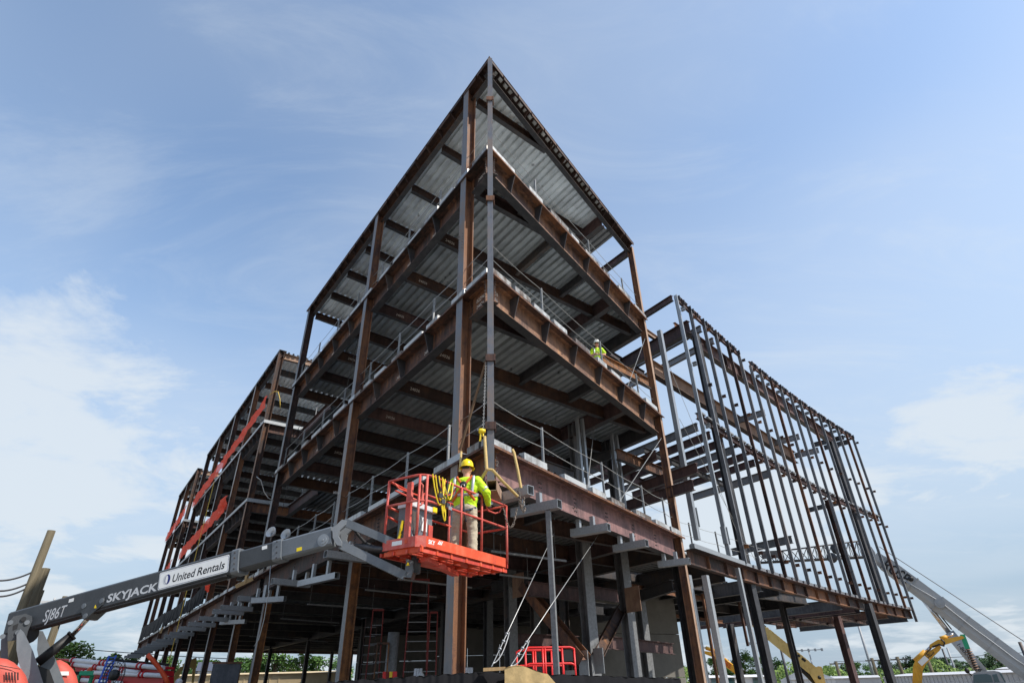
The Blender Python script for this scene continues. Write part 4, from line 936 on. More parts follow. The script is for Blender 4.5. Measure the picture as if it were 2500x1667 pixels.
# ------------------------------------------------------------------ people
def person(name, label, loc, face, prims, colours, extra=None, voxel=.014, scale=1.0):
    """prims: (tag, a, b, ra, rb) tapered limbs or (tag, centre, None, (rx, ry, rz), None) ellipsoids, local frame x right, y forward, z up"""
    th = R(face); rx = V3((math.cos(th), -math.sin(th), 0)); fy = V3((math.sin(th), math.cos(th), 0)); loc = V3(loc)
    def X(p): return (rx * p[0] + fy * p[1] + UP * p[2]) * scale
    bm = bmesh.new()
    def ball(c, r):
        mm = bmesh.ops.create_icosphere(bm, subdivisions=2, radius=1)
        rr = (r, r, r) if isinstance(r, (int, float)) else r
        for v in mm['verts']: v.co = V3((v.co.x * rr[0] + c[0], v.co.y * rr[1] + c[1], v.co.z * rr[2] + c[2]))
    for tg, a, b, ra, rb in prims:
        if b is None: ball(a, ra)
        else:
            a_, b_ = V3(a), V3(b); n = max(3, int((b_ - a_).length / (min(ra, rb) * .55)))
            for i in range(n + 1): f = i / n; ball(a_.lerp(b_, f), ra + (rb - ra) * f)
    me = bpy.data.meshes.new('tmp'); bm.to_mesh(me); bm.free()
    o = bpy.data.objects.new('tmp', me); COL.objects.link(o)
    md = o.modifiers.new('r', 'REMESH'); md.mode = 'VOXEL'; md.voxel_size = voxel
    sm = o.modifiers.new('s', 'SMOOTH'); sm.iterations = 3; sm.factor = .5
    bpy.context.view_layer.update()
    out = bpy.data.meshes.new_from_object(o.evaluated_get(bpy.context.evaluated_depsgraph_get())); bpy.data.objects.remove(o)
    tags = list(dict.fromkeys(p[0] for p in prims)); 
    out.materials.clear()
    for t in tags: out.materials.append(MATS[colours[t]])
    def dist(p, pr):
        tg, a, b, ra, rb = pr
        if b is None:
            rr = (ra, ra, ra) if isinstance(ra, (int, float)) else ra
            q = V3(((p.x - a[0]) / rr[0], (p.y - a[1]) / rr[1], (p.z - a[2]) / rr[2])); return (q.length - 1) * min(rr)
        a_, b_ = V3(a), V3(b); d = b_ - a_; f = max(0, min(1, (p - a_).dot(d) / d.length_squared)); return (p - a_.lerp(b_, f)).length - (ra + (rb - ra) * f)
    mi = []
    for pl in out.polygons:
        p = pl.center; k = min(prims, key=lambda pr: dist(p, pr)); mi.append(tags.index(k[0]))
    out.polygons.foreach_set('material_index', mi); out.polygons.foreach_set('use_smooth', [True] * len(mi))
    from mathutils import noise as NZ
    nrm_ = [v.normal.copy() for v in out.vertices]
    for v, n_v in zip(out.vertices, nrm_):            # creases in the cloth
        p = v.co
        if .12 < p.z < 1.42 and abs(p.y) < .4:
            w_ = NZ.noise(V3((p.x * 9, p.y * 9, p.z * 22))) + .6 * NZ.noise(V3((p.x * 22 + 5, p.y * 20, p.z * 30))); v.co = p + n_v * (.010 * w_)
    for v in out.vertices: v.co = X(v.co)
    out.name = 'body'
    t = thing(name, label, 'person', tuple(loc)); put('body', out, loc, t)
    if extra: extra(t, lambda p: loc + X(p), rx, fy)
    return t
def helmet(t, W, c, mat, r=.135, tilt=(0, 0)):
    c = V3(c); ax = V3((tilt[0], tilt[1], 1)).normalized()
    m = MB(); e, s_, u_ = frame(ax, (0, 1, 0))
    def pts(prof, sx=1):
        return [(r_, h) for r_, h in prof]
    k = 20; rings = []
    for rr, h in ((r * 1.0, -.005), (r * 1.0, .04), (r * .93, .085), (r * .74, .125), (r * .42, .15), (0.001, .158)):
        rings.append([W(c + s_ * math.cos(2 * math.pi * j / k) * rr * .92 + u_ * math.sin(2 * math.pi * j / k) * rr * 1.12 + e * h) for j in range(k)])
    vs = [p for q in rings for p in q]; fs = [(i * k + j, i * k + (j + 1) % k, (i + 1) * k + (j + 1) % k, (i + 1) * k + j) for i in range(len(rings) - 1) for j in range(k)]
    m.add(vs, fs, 0, True); o = m.build('helmet', mat, t)
    b = MB(); i0 = [W(c + s_ * math.cos(2 * math.pi * j / k) * r * .90 + u_ * math.sin(2 * math.pi * j / k) * r * 1.10 + e * .002) for j in range(k)]
    i1 = [W(c + s_ * math.cos(2 * math.pi * j / k) * (r * .92 + .028) + u_ * math.sin(2 * math.pi * j / k) * (r * 1.12 + .028 + (.03 if math.sin(2 * math.pi * j / k) > .5 else 0)) - e * .012) for j in range(k)]
    b.add(i0 + i1, [(j, (j + 1) % k, k + (j + 1) % k, k + j) for j in range(k)], 0, True); b.build('brim', mat, o)
    rg = MB()
    rg.tube([W(c + u_ * y + e * (.163 * math.sqrt(max(0, 1 - (y / (r * 1.12)) ** 2)))) for y in (-.12, -.08, -.04, 0, .04, .08, .12)], .012, 6); rg.build('ridge', mat, o)
def hand(tag_, x, y, z, dx, dy, dz, grip=.6):
    """palm and five fingers as limbs, rooted at the wrist"""
    w = V3((x, y, z)); d = unit((dx, dy, dz)); sd = unit(d.cross(UP)); up_ = sd.cross(d); pr = [(tag_, tuple(w), tuple(w + d * .07), .030, .036)]
    for i, ln in enumerate((.055, .065, .062, .05)):
        b = w + d * .09 + sd * (.03 - .02 * i); mid = b + d * ln * .6 - up_ * .012; pr.append((tag_, tuple(b), tuple(mid), .011, .010)); pr.append((tag_, tuple(mid), tuple(mid + d * ln * .3 - up_ * ln * grip), .010, .009))
    tb = w + d * .03 + sd * .035; pr.append((tag_, tuple(tb), tuple(tb + sd * .03 + d * .045), .013, .011)); return pr
P1 = [('shirt', (0, -.01, 1.24), None, (.255, .155, .19), None), ('shirt', (0, .0, 1.04), None, (.24, .165, .20), None), ('shirt', (.0, -.01, 1.37), None, (.245, .115, .09), None), ('shirt', (0, .01, .92), None, (.225, .16, .10), None),
      ('shirt', (.215, 0, 1.375), (.385, .03, 1.15), .095, .078), ('shirt', (.385, .03, 1.15), (.36, .26, 1.02), .076, .058),
      ('shirt', (-.215, 0, 1.375), (-.385, .06, 1.16), .095, .078), ('shirt', (-.385, .06, 1.16), (-.24, .28, 1.14), .076, .058),
      ('skin', (.01, .0, 1.42), (.01, .02, 1.54), .072, .066), ('skin', (.01, .03, 1.60), None, (.085, .10, .118), None), ('skin', (.096, .01, 1.59), None, (.014, .022, .034), None), ('skin', (-.076, .01, 1.59), None, (.014, .022, .034), None),
      ('pants', (0, -.015, .86), None, (.215, .155, .14), None), ('pants', (.11, -.01, .82), (.135, .02, .46), .122, .094), ('pants', (.135, .02, .46), (.15, -.01, .10), .092, .085),
      ('pants', (-.11, -.01, .82), (-.175, .04, .47), .122, .094), ('pants', (-.175, .04, .47), (-.21, 0, .10), .092, .085),
      ('boot', (.15, .0, .05), (.16, .15, .04), .066, .052), ('boot', (-.21, 0, .05), (-.22, .15, .04), .066, .052), ('boot', (.15, -.02, .12), (.15, 0, .05), .066, .062), ('boot', (-.21, -.02, .12), (-.21, 0, .05), .066, .062)]
P1 += hand('glove', .36, .26, 1.02, 0, 1, .1) + hand('glove', -.24, .28, 1.14, .3, 1, .1)
def kit1(t, W, rx, fy):
    helmet(t, W, (.01, .03, 1.655), 'helmet_yellow', r=.128)
    def st(pts, w, mat, nm): return strap(nm, [W(p) for p in pts], w, mat, t, side=None)
    st([(.15, -.095, 1.45), (.09, -.145, 1.36), (.0, -.172, 1.25), (-.12, -.172, 1.10), (-.21, -.13, .98)], .05, 'harness', 'harness_strap')
    st([(-.15, -.095, 1.45), (-.09, -.145, 1.36), (.0, -.176, 1.25), (.12, -.174, 1.10), (.21, -.13, .98)], .05, 'harness', 'harness_strap')
    MB().lathe(W((0, -.178, 1.27)), -fy, [(.075, 0), (.068, .014), (0, .016)], 12).build('harness_pad', 'rubber', t)
    MB().tube([W((.036 * math.cos(a * .785), -.20, 1.235 + .036 * math.sin(a * .785))) for a in range(8)], .008, 6, closed=True).build('harness_ring', 'chrome', t)
    strap('lanyard', [W(p) for p in ((0, -.20, 1.2), (.01, -.22, 1.05), (.03, -.23, .9), (.05, -.215, .72), (.07, -.19, .60))], .034, 'dark_steel', t)
    for x in (.165, -.165): st([(x, -.08, 1.455), (x * 1.08, -.128, 1.38), (x * 1.04, -.152, 1.25), (x * .98, -.160, 1.12)], .055, 'reflective', 'reflective_stripe')
    st([(-.255, -.05, 1.10), (-.18, -.148, 1.09), (0, -.182, 1.085), (.18, -.148, 1.09), (.255, -.05, 1.10)], .055, 'reflective', 'reflective_stripe')
    for sx in (1, -1):
        c = V3((sx * .215, 0, 1.375)).lerp(V3((sx * .385, .045, 1.155)), .72); d = unit(V3((sx * .17, .045, -.22))); MB().tube([W(c - d * .03), W(c + d * .03)], .093, 16).build('reflective_stripe', 'reflective', t)
    MB().box(W((.01, -.075, 1.625)), rx * .075, fy * .012, UP * .018).build('glasses_strap', 'black', t)
    st([(-.22, -.06, .87), (-.12, -.168, .81), (0, -.178, .80), (.12, -.168, .81), (.22, -.06, .87)], .034, 'denim', 'leg_strap')
W1 = person('person', 'person in yellow helmet and lime shirt standing in the red basket, back turned', (-1.0, 11.38, BZ + .035), 10, P1, dict(shirt='hivis', skin='skin', pants='khaki', boot='boot', glove='glove'), kit1, scale=1.09)
P2 = [('shirt', (0, 0, 1.24), None, (.19, .125, .19), None), ('shirt', (0, 0, 1.02), None, (.18, .13, .18), None), ('shirt', (0, 0, 1.37), None, (.19, .10, .08), None), ('shirt', (.17, 0, 1.37), (.27, .02, 1.20), .085, .075), ('shirt', (-.17, 0, 1.37), (-.27, .04, 1.18), .085, .075),
      ('skin', (.27, .02, 1.20), (.30, .06, 1.09), .052, .046), ('skin', (.30, .06, 1.09), (.10, .24, 1.06), .046, .036), ('skin', (-.27, .04, 1.18), (-.28, .06, 1.09), .052, .046), ('skin', (-.28, .06, 1.09), (-.10, .26, 1.02), .046, .036),
      ('skin', (0, 0, 1.42), (-.01, .05, 1.53), .058, .055), ('skin', (-.01, .07, 1.585), None, (.075, .092, .112), None), ('skin', (-.01, .165, 1.575), None, (.014, .018, .022), None), ('skin', (-.085, .06, 1.58), None, (.012, .02, .03), None), ('skin', (.065, .06, 1.58), None, (.012, .02, .03), None),
      ('pants', (0, 0, .88), None, (.17, .125, .12), None), ('pants', (.09, 0, .85), (.10, .02, .46), .095, .07), ('pants', (.10, .02, .46), (.10, 0, .1), .07, .065), ('pants', (-.09, 0, .85), (-.11, .02, .46), .095, .07), ('pants', (-.11, .02, .46), (-.12, 0, .1), .07, .065),
      ('boot', (.10, 0, .05), (.11, .14, .04), .058, .046), ('boot', (-.12, 0, .05), (-.12, .14, .04), .058, .046)]
P2 += hand('skin', .10, .24, 1.06, -.6, .8, -.2) + hand('skin', -.10, .26, 1.02, .6, .8, -.2)
def kit2(t, W, rx, fy):
    helmet(t, W, (-.01, .06, 1.635), 'helmet_white', r=.128, tilt=(0, .12))
    MB().box(W((-.045, .158, 1.60)), rx * .03, fy * .008, UP * .018).box(W((.025, .158, 1.60)), rx * .03, fy * .008, UP * .018).build('glasses', 'glasses', t)
    MB().box(W((-.01, .158, 1.53)), rx * .022, fy * .004, UP * .004).build('mouth', 'lift_red_worn', t)
    for x in (.12, -.12): strap('reflective_stripe', [W(p) for p in ((x, .06, 1.45), (x, .118, 1.36), (x, .136, 1.22), (x, .138, 1.08))], .05, 'reflective', t)
    strap('reflective_stripe', [W(p) for p in ((-.19, .05, 1.08), (-.12, .12, 1.075), (0, .145, 1.07), (.12, .12, 1.075), (.19, .05, 1.08))], .05, 'reflective', t)
pw2 = RL(7.55, .78, 0)
W2P = person('person', 'person in white helmet and lime T-shirt looking down from the third deck edge', (pw2.x, pw2.y, F3 - .02), 186, P2, dict(shirt='hivis', skin='skin', pants='denim', boot='boot'), kit2, scale=.96)
def P3c(): return [(('vest' if a == 'shirt' else a), b, c, d, e) for a, b, c, d, e in P2]
# ------------------------------------------------------------------ rigging at the corner
hq = atr(*T14(625, 250), 11.55)
CH_ = thing('chain_hoist', 'yellow lever chain hoist hanging at the corner post above the worker', 'hoist', tuple(hq))
MB().lathe(hq + ex * -.1, ex, [(0, 0), (.045, 0), (.058, .03), (.058, .09), (.045, .11), (.035, .15), (0, .15)], 16).build('hoist_body', 'hoist_yellow', CH_)
MB().lathe(hq + ex * -.16, ex, [(0, 0), (.05, 0), (.05, .06), (0, .06)], 14).build('hand_wheel', 'dark_steel', CH_)
MB().bar(hq - ex * .05 - UP * .02, hq - ex * .06 - UP * .2, .03, .05).bar(hq - ex * .06 - UP * .2, hq - ex * .07 - UP * .3, .04, .06).build('lever', 'hoist_yellow', CH_)
MB().bar(hq - ex * .065 - UP * .24, hq - ex * .07 - UP * .38, .045, .065).build('lever_grip', 'rubber', CH_)
MB().tube([hq - UP * .06, hq - UP * .12, hq - UP * .16 + ex * .03, hq - UP * .13 + ex * .06], .016, 8).build('hook', 'hoist_yellow', CH_)
def chainlinks(name, pts, par, mat='chain', pitch=.045, r=.0045):
    pts = [V3(p) for p in pts]; d = [(b - a).length for a, b in zip(pts, pts[1:])]; tot = sum(d); n = int(tot / pitch); m = MB()
    def at_(x):
        for (a, b), l in zip(zip(pts, pts[1:]), d):
            if x <= l: return a.lerp(b, x / l), unit(b - a)
            x -= l
        return pts[-1], unit(pts[-1] - pts[-2])
    for i in range(n):
        p, t = at_((i + .5) * tot / n); e, s_, u_ = frame(t, (.3, .2, 1)); a = s_ if i % 2 else u_
        m.tube([p + e * .034 * math.cos(k * 1.047) + a * .017 * math.sin(k * 1.047) for k in range(6)], r * .8, 4, closed=True)
    return m.build(name, mat, par)
chainlinks('load_chain', [hq + UP * .05, C0 + outL * .12 + outR * .02 + UP * 8.3], CH_, 'cable')
def sag(a, b, n, d): return [a.lerp(b, i / n) - UP * d * 4 * (i / n) * (1 - i / n) for i in range(n + 1)]
SL = thing('lifting_sling', 'tan webbing sling hanging from the yellow hoist past the corner post', 'sling', tuple(hq - UP * .2))
k1 = atr(*T14(692, 985), 11.3)
strap('webbing', sag(atr(*T14(650, 345), 11.5), k1, 4, 0), .065, 'strap', SL); strap('webbing', [k1, atr(*T14(800, 990), 11.3), atr(*T14(1000, 1215), 11.55), atr(*T14(1290, 1505), 11.95)], .06, 'strap', SL)
strap('webbing', [k1 - UP * .02, atr(*T14(590, 1155), 11.4), atr(*T14(560, 1190), 11.5)], .06, 'strap', SL)
SL2 = thing('lifting_sling', 'tan webbing strap running from the slab edge form to the hanging grey tube', 'sling', tuple(atr(*T14(1200, 610), 12.2)))
strap('webbing', [atr(*T14(1180, 600), 12.25), atr(*T14(1215, 660), 12.1), atr(*T14(1290, 1010), 12.0), atr(*T14(1348, 1340), 11.9)], .06, 'strap', SL2)
SL3 = thing('lifting_sling', 'brown webbing strap slanting down from the post collar to the slab edge', 'sling', tuple(C0 + UP * 8.3))
strap('webbing', [C0 + outL * .1 + UP * 8.3, atr(*T14(180, 620), 12.6)], .06, 'strap_brown', SL3); strap('webbing', [atr(*T14(205, 640), 12.5), atr(*T14(175, 1030), 12.2)], .05, 'strap', SL3)
HT = thing('steel_tube', 'grey square steel tube slung level under the prow, open end to the right', 'steel tube', tuple(RL(.7, -.2, 5.2)))
outr = outrigger(HT, RL(.80, -.72, 5.22), RL(.55, .45, 5.22), 5.22, ())
HT2 = thing('steel_tube', 'rust-edged square steel tube hanging end-on below the corner post', 'steel tube', tuple(atr(*T14(785, 1290), 11.75)))
def hollow(par, a, b, w, mats=('galv_dull', 'rust')):
    d = unit(b - a); _, sd, u_ = frame(d); ln = (b - a).length; c = (a + b) / 2; m = MB()
    for k in (-1, 1):
        m.box(c + sd * k * (w / 2 - .006), d * ln / 2, sd * .006, u_ * w / 2); m.box(c + u_ * k * (w / 2 - .006), d * ln / 2, sd * (w / 2 - .012), u_ * .006)
    o = m.build('tube_wall', mats[0], par)
    e = MB()
    for k in (-1, 1):
        e.box(a + sd * k * (w / 2 - .005) - d * .003, d * .003, sd * .007, u_ * w / 2); e.box(a + u_ * k * (w / 2 - .005) - d * .003, d * .003, sd * w / 2, u_ * .007)
    e.build('cut_end', mats[1], o)
a = atr(*T14(785, 1290), 11.75); hollow(HT2, a, a + az(6) * 1.3, .215, ('tan_steel', 'tan_steel'))
a = atr(*T14(760, 1145), 11.9); hollow(HT2, a, a + az(6) * .9, .13, ('rust', 'rust'))
CN = thing('loose_chain', 'rusty loose chain wrapped round the slung grey tube and hanging in loops', 'chain', tuple(RL(.8, -.55, 5.3)))
w0 = RL(.78, -.55, 5.3)
chainlinks('chain_length', sag(atr(*T6(300, 905), 12.0), atr(*T6(375, 1010), 12.0), 8, .32), CN, r=.012); chainlinks('chain_length', sag(atr(*T6(315, 925), 11.95), atr(*T6(385, 1130), 11.95), 8, .22), CN, r=.012)
chainlinks('chain_length', sag(atr(*T6(140, 1130), 11.8), atr(*T6(290, 1140), 11.9), 10, .38), CN, r=.01)
# tall grey prop under the right-hand edge, guy wires with clips
tp = V3((.73, 13.23, 0)); PR = thing('steel_prop', 'tall mottled grey square post standing under the prow, left of the braces', 'post', tuple(tp))
MB().box(tp + UP * 2.55, az(20) * .052, az(110) * .052, UP * 2.53).build('post_shaft', 'galv_dull', PR); MB().box(tp + UP * .02, az(20) * .15, az(110) * .15, UP * .02).build('base_plate', 'galv_dull', PR)
for lab, A_, B_ in (('steel guy wire running down left of the tall grey post to the black sheeting', atr(1352, 1302, 15.6), atr(1200, 1627, 10.2)), ('steel guy wire crossing behind the tall grey post, ending in cable clips', atr(1460, 1306, 18.5), atr(1242, 1632, 10.4))):
    t = thing('guy_wire', lab, 'cable', tuple(B_)); MB().tube([A_, B_], .008, 6).build('wire', 'cable', t)
    d = unit(A_ - B_)
    for k in (.5, .75, 1.0): MB().tube([B_ + d * k - UP * .0, B_ + d * (k + .05)], .03, 6).build('cable_clip', 'galv', t)
    MB().tube(sag(B_ + d * .1, B_ + d * 1.1 + V3((.03, 0, 0)), 8, .10), .010, 6).build('loose_tail', 'cable', t)
# ------------------------------------------------------------------ black sheeting and burlap in the foreground
def drape(name, mat, fx, fy, fz0, fz1, n, k, amp, seed, par=None, fq=1.0):
    """hanging cloth from a top line; folds vary along it"""
    rnd = random.Random(seed); ph = [rnd.uniform(0, 6.28) for _ in range(6)]; m = MB(); vs = []
    for i in range(n + 1):
        f = i / n
        for j in range(k + 1):
            g_ = j / k; o = amp * (math.sin(f * 37 * fq + ph[0] + g_ * 1.5) + .6 * math.sin(f * 83 * fq + ph[1] - g_ * 2.2) + .4 * math.sin(f * 150 * fq + ph[2] + 5 * g_)) * (.25 + .75 * g_)
            top = fz1(f) + amp * .3 * math.sin(f * 60 * fq + ph[3]); z = top + (fz0(f) - top) * g_
            p = V3(fx(f)) + unit(fy) * o; vs.append((p.x, p.y, z))
    fs = [(i * (k + 1) + j, (i + 1) * (k + 1) + j, (i + 1) * (k + 1) + j + 1, i * (k + 1) + j + 1) for i in range(n) for j in range(k)]
    m.add(vs, fs, 0, True); return m.build(name, mat, par)
sl = thing('foundation_wall', 'low foundation wall wrapped in wrinkled black plastic sheeting along the bottom edge', 'wall', (0, 9.4, 0))
pL, pC, pR_ = atr(800, 1664, 8.6), atr(1182, 1640, 9.0), atr(1662, 1656, 12.5)
def seg(a, b): return lambda f: V3((a.x + (b.x - a.x) * f, a.y + (b.y - a.y) * f, 0))
for a, b, sd_ in ((pL, pC, 1), (pC, pR_, 2)):
    d = V3((b.x - a.x, b.y - a.y, 0)); n = V3((d.y, -d.x, 0)).normalized()
    za, zb = a.z, b.z
    MB().box(V3(((a.x + b.x) / 2, (a.y + b.y) / 2, min(za, zb) / 2 - .05)) - n * .25, unit(d) * d.length / 2, n * .14, UP * (min(za, zb) / 2 - .05)).build('wall_core', 'concrete', sl)
    drape('plastic_sheet', 'sheet_black', seg(a, b), n, lambda f: .05, lambda f, za=za, zb=zb: za + (zb - za) * f, 150, 14, .035, sd_, sl)
    top = MB(); vs = []
    for i in range(61):
        f = i / 60; p = seg(a, b)(f); z = za + (zb - za) * f
        vs += [(p.x, p.y, z + .01 * math.sin(i * 1.7)), (p.x - n.x * .5, p.y - n.y * .5, z - .01 + .012 * math.sin(i * 2.3))]
    top.add(vs, [(2 * i, 2 * i + 2, 2 * i + 3, 2 * i + 1) for i in range(60)], 0, True); top.build('sheet_top', 'sheet_black', sl)
bs = thing('burlap_cover', 'tan burlap cloth thrown over the corner of the black sheeting', 'cloth', tuple(atr(1290, 1650, 8.7)))
ba, bb = atr(1232, 1629, 8.75), atr(1355, 1640, 8.9)
drape('cloth', 'burlap', seg(ba, bb), V3((.1, -1, 0)), lambda f: .9, lambda f: ba.z + (bb.z - ba.z) * f + .035 * math.sin(f * 5) - .10 * max(0, f - .85) / .15, 60, 10, .03, 5, bs, fq=.14)
m = MB(); vs = []
for i in range(31):
    f = i / 30; p = seg(ba, bb)(f); z = ba.z + (bb.z - ba.z) * f + .035 * math.sin(f * 5) - .10 * max(0, f - .85) / .15
    vs += [(p.x, p.y, z), (p.x, p.y + .35, z - .02), (p.x, p.y + .7, z - .25)]
m.add(vs, [(3 * i + j, 3 * i + 3 + j, 3 * i + 4 + j, 3 * i + 1 + j) for i in range(30) for j in (0, 1)], 0, True); m.build('cloth', 'burlap', bs)
wp = thing('timber_plank', 'short weathered plank lying on the sheeting left of the burlap', 'plank', tuple(atr(1205, 1633, 8.9)))
MB().bar(atr(1180, 1634, 8.9), atr(1234, 1631, 8.9), .12, .04).build('plank', 'wood', wp)
# ------------------------------------------------------------------ netting, tarps, ropes on the left wings
def net(label, s0, z0, s1, z1, h0, h1, sagd, bunch=None, group=None):
    a, b = S(s0, -.03, z0), S(s1, -.03, z1); o = thing('safety_net', label, 'netting', tuple(a)); n = 150; k = 6; vs = []; m = MB()
    for i in range(n + 1):
        f = i / n; p = a.lerp(b, f) - UP * sagd * 4 * f * (1 - f); h = h0 + (h1 - h0) * f + .05 * math.sin(f * 31) + (.55 * math.exp(-((f - bunch) / .05) ** 2) if bunch is not None else 0)
        for j in range(k + 1):
            g_ = j / k; w = .035 * math.sin(f * 55 + g_ * 5) + .02 * math.sin(f * 130 - g_ * 7) + (.25 * math.sin(g_ * 9) * math.exp(-((f - bunch) / .06) ** 2) if bunch is not None else 0)
            q = p + outL * (w + .06) - UP * h * (g_ - (.4 if bunch is not None else 0)); vs.append(q)
    m.add(vs, [(i * (k + 1) + j, (i + 1) * (k + 1) + j, (i + 1) * (k + 1) + j + 1, i * (k + 1) + j + 1) for i in range(n) for j in range(k)], 0, True)
    m.build('net_panel', 'orange_net', o); MB().tube([a.lerp(b, i / 20) - UP * sagd * 4 * (i / 20) * (1 - i / 20) for i in range(21)], .012, 5).build('top_rope', 'orange_net', o); return o
net('orange safety net stretched along the fourth deck of the middle wing', 25.5, F4 + 1.75, 48.2, F4 + .95, .85, 1.15, .15)
net('orange safety net bunched up along the third deck of the middle wing', 31.2, F3 + 1.2, 48.0, F3 + .85, .95, 1.0, .05, bunch=.06)
net('orange netting on the fourth deck of the far wing', 52.8, F4 + 1.3, 63.4, F4 + .7, 1.0, .9, .05)
net('orange netting on the third deck of the far wing', 52.8, F3 + 1.2, 62.0, F3 + .2, .9, .6, .05)
net('small torn flap of orange netting beside the black sheeting, under the boom', 30.2, F2 + 2.0, 31.4, F2 + 1.7, 1.5, .9, .0)
def tarp(label, s0, s1, z0, z1, seed, sagd):
    o = thing('black_tarpaulin', label, 'tarpaulin', tuple(S(s0, 0, F2))); a, b = S(s0, -.05, 0), S(s1, -.05, 0)
    drape('sheet', 'sheet_black', seg(a, b), outL, lambda f: F2 + .02, lambda f: F2 + z0 + (z1 - z0) * f - sagd * math.sin(math.pi * f), 60, 8, .05, seed, o); return o
tarp('black wind sheeting bulging at the second deck edge, just under the boom', 31.5, 38.2, 1.5, .9, 3, .3); tarp('black wind sheeting along the second deck of the middle wing, near the notch', 38.4, 47.5, 1.15, 1.1, 4, .15)
tarp('black wind sheeting along the second deck at the far left end', 48.0, 62.8, 1.15, 1.25, 6, .1)
def rope(label, pts, r, mat, cat='rope', name='rope'):
    t = thing(name, label, cat, tuple(pts[-1])); MB().tube(pts, r, 6).build('strand', mat, t); return t
q = atpl(523, 1176, S(0, -.12, 0), outL); rope('yellow rope hanging straight down the middle wing to the ground', [q, V3((q.x, q.y, 9)), V3((q.x, q.y, .3))], .03, 'rope_yellow')
q = S(26, .1, 0); rope('yellow cord looping from the netting post of the middle wing', [S(25.3, 0, F4 + 1.7), S(24.5, .1, F4 + 1.65), S(23.9, .2, F4 + 1.4), S(23.5, .3, F4 + .8), S(23.3, .4, F4 + .1)], .022, 'rope_yellow')
q = atr(661, 1378, 27); rope('thin pale cable dangling below the second deck beside the boom', [q, atr(655, 1450, 27), atr(645, 1510, 27), atr(632, 1560, 27), atr(620, 1577, 27)], .018, 'cable')
for lab, x0, y0, x1, y1, r in (('thin dark hoist line from the fourth deck down past the boom', 893, 742, 840, 975, 24), ('thin dark line hanging from the fourth deck notch', 735, 1045, 688, 1250, 33), ('slack steel line between the notch decks', 700, 1085, 757, 1005, 32)):
    rope(lab, [atr(x0, y0, r), atr(x1, y1, r)], .012, 'cable_dark', 'cable', 'hanging_line')
for lab, pts in (('work light cable sagging inside the third deck notch', ((626, 1163), (637, 1172), (645, 1200), (655, 1215), (668, 1222))),):
    rope(lab, [atr(x, y, 30) for x, y in pts], .02, 'cable', 'cable', 'light_cable')
for i, (x, y, lab) in enumerate(((664, 1300, 'pale work light bowl on the second deck beside the boom, leftmost of the two'), (700, 1305, 'pale work light bowl on the second deck beside the boom, right of its twin'))):
    q = atr(x, y, 23); t = thing('work_light', lab, 'lamp', tuple(q)); MB().lathe(q, az(200) + UP * .3, [(.05, -.12), (.12, -.06), (.2, .08), (.19, .08), (.1, -.04)], 14).build('lamp_bowl', 'letter_grey', t); MB().tube([q, q - UP * .3], .02, 6).build('stem', 'galv_dull', t)
# timber lengths on the second deck edge
for lab, x0, y0, x1, y1, r in (('new timber batten on the deck edge under the boom', 575, 1432, 617, 1412, 26), ('upright timber stake on the deck edge under the boom', 600, 1420, 605, 1394, 26), ('timber block at the deck edge below the black sheeting', 391, 1545, 397, 1530, 52)):
    t = thing('timber', lab, 'timber', tuple(atr(x0, y0, r))); MB().bar(atr(x0, y0, r), atr(x1, y1, r), .09, .14).build('batten', 'wood', t)
# ------------------------------------------------------------------ things standing on the ground floor
def ladder(label, x, r, z0, h, w, mat, lean=.12, kind='extension'):
    b = atr(x, 1660, r); b.z = z0; t = thing('step_ladder' if kind == 'step' else 'extension_ladder', label, 'ladder', tuple(b)); d = unit(V3((b.x, b.y, 0))); sd = V3((d.y, -d.x, 0))
    for k in (-1, 1):
        MB().bar(b + sd * k * w / 2, b + sd * k * w / 2 * (.72 if kind == 'step' else 1) + UP * h + d * lean * h, .035, .075).build('stile', mat, t)
        if kind == 'step': MB().bar(b + sd * k * w / 2 + d * .9 * h * .35, b + sd * k * w / 2 * .72 + UP * h + d * lean * h, .03, .05).build('rear_leg', mat, t)
    for i in range(1, int(h / .3)):
        f = i * .3 / h; ww = w / 2 * (1 - .28 * f if kind == 'step' else 1); c = b + UP * h * f + d * lean * h * f; MB().box(c, sd * ww, d * .035, UP * .012).build('rung', 'galv_dull', t)
    if kind == 'step': MB().box(b + UP * h + d * lean * h, sd * w * .4, d * .1, UP * .03).build('top_cap', mat, t)
ladder('tall red step ladder standing deep under the building beside the big column', 1012, 22, .1, 5.0, .85, 'ladder_red', kind='step')
ladder('red step ladder with a slim profile between the ladders and the big column', 1052, 22, .1, 3.9, .35, 'ladder_red', kind='step')
ladder('dark red step ladder leaning with others left of the plastic roll', 908, 23, .1, 4.1, .5, 'ladder_red', kind='step')
ladder('short orange-topped step ladder next to the translucent plastic roll', 928, 22, .1, 2.95, .5, 'rust_orange', kind='step')
ladder('extension ladder leaning left of the red step ladders', 893, 23.5, .1, 3.9, .42, 'rust', lean=.2)
for i, (x, mat, lab) in enumerate(((944, 'red_paint', 'red board leaning in the row of stored boards, leftmost'), (952, 'ladder_red', 'dark red board, second in the row of stored boards'), (960, 'hoist_yellow', 'yellow board, third in the row of stored boards'), (968, 'red_paint', 'bright red board at the right end of the stored boards'))):
    b = atr(x, 1655, 21.5); t = thing('stored_board', lab, 'board', (b.x, b.y, .1)); MB().bar(V3((b.x, b.y, .1)), V3((b.x - .12, b.y + .25, 2.2)), .14, .05).build('board', mat, t)
b = atr(950, 1650, 22.6); t = thing('plastic_roll', 'upright roll of translucent plastic among the ladders', 'roll', (b.x, b.y, .1)); MB().tube([V3((b.x, b.y, .1)), V3((b.x + .05, b.y, 3.4))], .2, 14).build('wrap', 'galv_dull', t)
